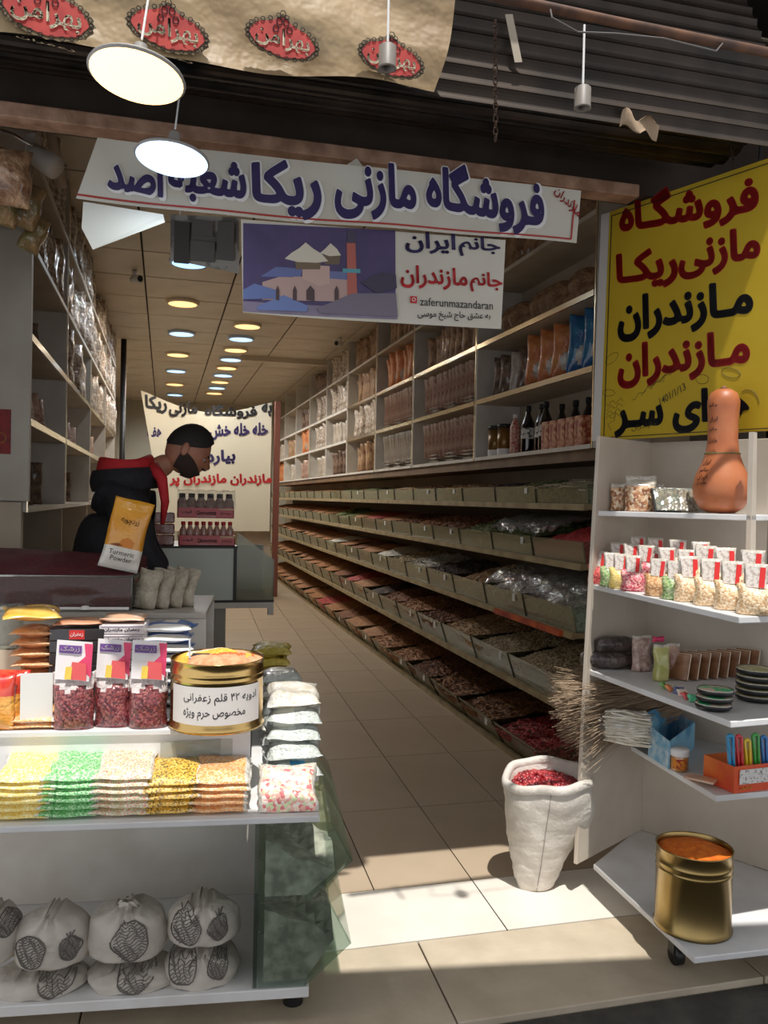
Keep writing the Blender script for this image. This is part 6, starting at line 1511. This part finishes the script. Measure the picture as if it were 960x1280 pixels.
text('lettering', 'زعفران', quad(d*.02+Vector((0, -.005, .010)), d*.07+Vector((0, -.005, .010)), d*.07+Vector((0, -.005, .024)), d*.02+Vector((0, -.005, .024))), M('yellow_ink', (236, 200, 60), .5), t, .02)
for i, c in enumerate(((30, 150, 200), (214, 50, 60), (232, 200, 40), (60, 170, 70), (40, 120, 190))):
    p = q1+d*(.018+.035*i)+Vector((0, .03, 0)); o = thing('plastic_tongs', '%s plastic tongs standing in the red display box' % ['sky blue', 'red', 'yellow', 'green', 'dark blue'][i], 'tongs', (p.x, p.y, z4+.03))
    m_ = M('tongs_%d' % i, c, .3, coat=.5); ln = (.15, .145, .13, .145, .135)[i]
    for s in (-1, 1): MB().beam((s*.005, 0, 0), (s*.010-.01, .004, ln), .007, .010, (0, 1, 0)).build('arm', m_, o)
    MB().ell((-.01, .004, ln), (.012, .006, .008), 10, 6).build('hinge', m_, o, smooth=True)

# bottom shelf tin of turmeric
tc_ = S(884, 1172, 0); tx = Vector((tc_.x+.005, tc_.y+.085, zL[0]+.001))
r2 = .121; h2 = .262
t2_ = tin('turmeric_tin', 'large open brassy tin filled with orange turmeric on the bottom shelf', tx, r2, h2, GOLD2)
mb = MB(); rings = 10; n = 48
for i in range(rings+1):
    rr = r2*.962*i/rings
    for k in range(n): a = 2*PI*k/n; mb.v.append((rr*math.cos(a), rr*math.sin(a), h2*.93+.02*(1-(i/rings)**2)+.002*math.sin(a*5+i)))
mb.f = [(i*n+k, i*n+(k+1) % n, (i+1)*n+(k+1) % n, (i+1)*n+k) for i in range(rings) for k in range(n)]; mb.m = [0]*len(mb.f)
mb.build('turmeric_powder', M('turmeric_powder', (226, 120, 26), .95, c2=(206, 98, 20), ns=40, det=8, bump=.8, bs=60), t2_, smooth=True)
mb = MB(); mb.tube([(r2*.96, -.0, h2*.98), (r2*1.05, -.005, h2*.97), (r2*1.05, -.005, h2*.85)], .004, 6); mb.build('lid_clip', CHROME, t2_)

# ================================================================== SACK OF ROSE HIPS
sp = P(682, 1121, z=0); sk = thing('woven_sack', 'white woven sack standing on the floor, rolled open at the top', 'sack', (sp.x+.015, sp.y+.10, 0))
SW = M('woven_white_plastic', (222, 216, 206), .6, c2=(204, 196, 186), ns=14, bump=.3, bs=60)
mb = MB()
def sackf(u, v):
    a = 2*PI*u; c, s = math.cos(a), math.sin(a)
    z = .40*v
    rr = .070+.102*min(1, v*1.1)**.8
    wr = .0015*math.sin(v*30+math.sin(a*3)*2.2+a)+.0022*math.sin(v*75+a*2+1)*(1-v)+.0045*math.sin(a*4+v*7)*(.2+v*.6)
    x = (rr+wr)*c; y = (rr+wr)*s*.85
    x += .03*v+.06*max(0, c)*math.exp(-((v-.66)/.24)**2)-.012*(1-v)
    z += .012*math.sin(a*2+v*9)*(v < .9)*v
    return (x, y, z+.045*max(0, s)*max(0, v-.6)*2.2+.012*math.sin(a+2.4)*v)
mb.grid(sackf, 56, 34)
mb.grid(lambda u, v: (lambda p: (p[0]*v, p[1]*v, p[2]*.5))(sackf(u, 0)), 56, 2)
# rolled rim and inside
def rim(u, v):
    p = Vector(sackf(u, 1)); c = Vector((.03, 0, p.z)); d = (Vector((p.x, p.y, p.z))-c).normalized(); t_ = PI*1.5*v-.6
    return p+d*(.016*math.cos(t_)-.004)+Vector((0, 0, .020*math.sin(t_)+.010+.004*math.sin(u*40)))
mb.grid(rim, 56, 10)
mb.grid(lambda u, v: (lambda p: (p.x+(.03-p.x)*(.10+.12*v), p.y*(1-.10-.12*v), p.z+.015-.06*v))(Vector(sackf(u, 1))), 56, 4)
mb.build('sack_cloth', SW, sk, smooth=True)
MB().tube([Vector(sackf(.70, v/10))+Vector((0, -.003, 0)) for v in range(11)], .0015, 4).build('seam', M('seam_thread', (150, 146, 140), .8), sk)
RH = [M('rose_hip_%d' % i, c, .3, coat=.4) for i, c in enumerate(((150, 34, 40), (176, 56, 58), (120, 26, 36)))]
mb = MB(); rr_ = random.Random(4)
for i in range(430):
    a = rr_.uniform(0, 2*PI); q = math.sqrt(rr_.random()); x = .032+.150*q*math.cos(a); y = .128*q*math.sin(a)
    rz_ = .385+.035*(1-q*q)-.012+.03*max(0, math.sin(a))*q+rr_.uniform(-.004, .004)
    mb.k = i % 3; mb.ell((x, y, rz_), (.0118, .0118, .0110), 8, 6)
mb.k = 0; mb.grid(lambda u, v: (.032+.152*v*math.cos(2*PI*u), .13*v*math.sin(2*PI*u), .372+.03*(1-v*v)+.03*max(0, math.sin(2*PI*u))*v), 30, 6)
o = mb.build('rose_hips', RH, smooth=True, kind='stuff', label='round dark red dried rose hips filling the woven sack', cat='dried fruit'); o.location = sk.location

# ================================================================== THINGS AT THE LEFT EDGE
HG = M('hanging_goods', (120, 112, 66), .35, c2=(176, 140, 100), ns=18, det=8, coat=.9, bump=1, bs=40); HG2 = M('hanging_goods_brown', (130, 88, 60), .3, c2=(214, 176, 140), ns=22, det=8, coat=.9, bump=1, bs=40)
for i, (px, py, w, h, m_) in enumerate(((8, 222, .17, .20, HG2), (-12, 240, .17, .22, HG), (22, 255, .13, .17, HG), (34, 290, .085, .15, HG))):
    p = P(px, py+h/2/3.2*F*.8, y=3.2+.08*i); o = pillow(w, h, .08, 12, 12, wob=.008, seed=50+i).build('hanging_goods_bag', m_, smooth=True); o.location = P(px, py, y=3.25+.1*i)-Vector((0, 0, h/2)); o.rotation_euler = (.1, .12*i, .3); tag(o, 'olive brown packet hanging at the upper left edge, %s from the top' % ORD[i], 'packet')
a = P(10, 205, y=3.35); mb = MB(); mb.tube([(-.955, 3.3, 2.9), (a.x, 3.45, 2.86), (a.x+.18, 3.55, 2.80)], .008, 8); tag(mb.build('hanging_rail', CHROME, smooth=True), 'thin metal rail carrying the packets at the upper left', 'rail')
# brown hanging tube packs deeper left
mb = MB(); a, b = P(62, 160, y=3.6), P(78, 235, y=3.7); mb.tube([a+(a-b)*(3.45-a.z)/(a.z-b.z), a, b], .02, 10); tag(mb.build('diagonal_tube', M('pale_tube', (176, 158, 136), .6), smooth=True), 'pale diagonal tube at the upper left under the beam', 'tube')

# neighbouring stall seen past the stand
nb = thing('neighbour_shelf', 'lit shelves of golden brown goods at the right edge beyond the stand', 'shelf unit', (2.28, 2.32, 0))
LEDM = M('led_strip_warm', (255, 220, 150), .4, emit=(255, 200, 120), es=6)
for i, z in enumerate((1.30, 1.42, 1.54, 1.66)):
    MB().box(0, 0, z, .25, .3, z+.012).build('shelf', M('brown_shelf', (90, 62, 44), .6), nb); MB().box(0, -.004, z+.012, .25, 0, z+.017).build('led_strip', LEDM, nb)
for i, z in enumerate((1.314, 1.434, 1.554)):
    for j_ in range(2):
        o = pillow(.09, .085, .05, 8, 8, wob=.004, seed=70+i).build('golden_goods_bag', M('golden_goods', (176, 104, 40), .35, c2=(226, 160, 80), ns=40, coat=.8, bump=.8, bs=40), smooth=True); o.location = (2.34+.1*j_, 2.38, z); tag(o, 'golden brown bag on the neighbouring %s shelf, %s one' % (['lower', 'middle', 'upper'][i], ['left', 'right'][j_]), 'bag')
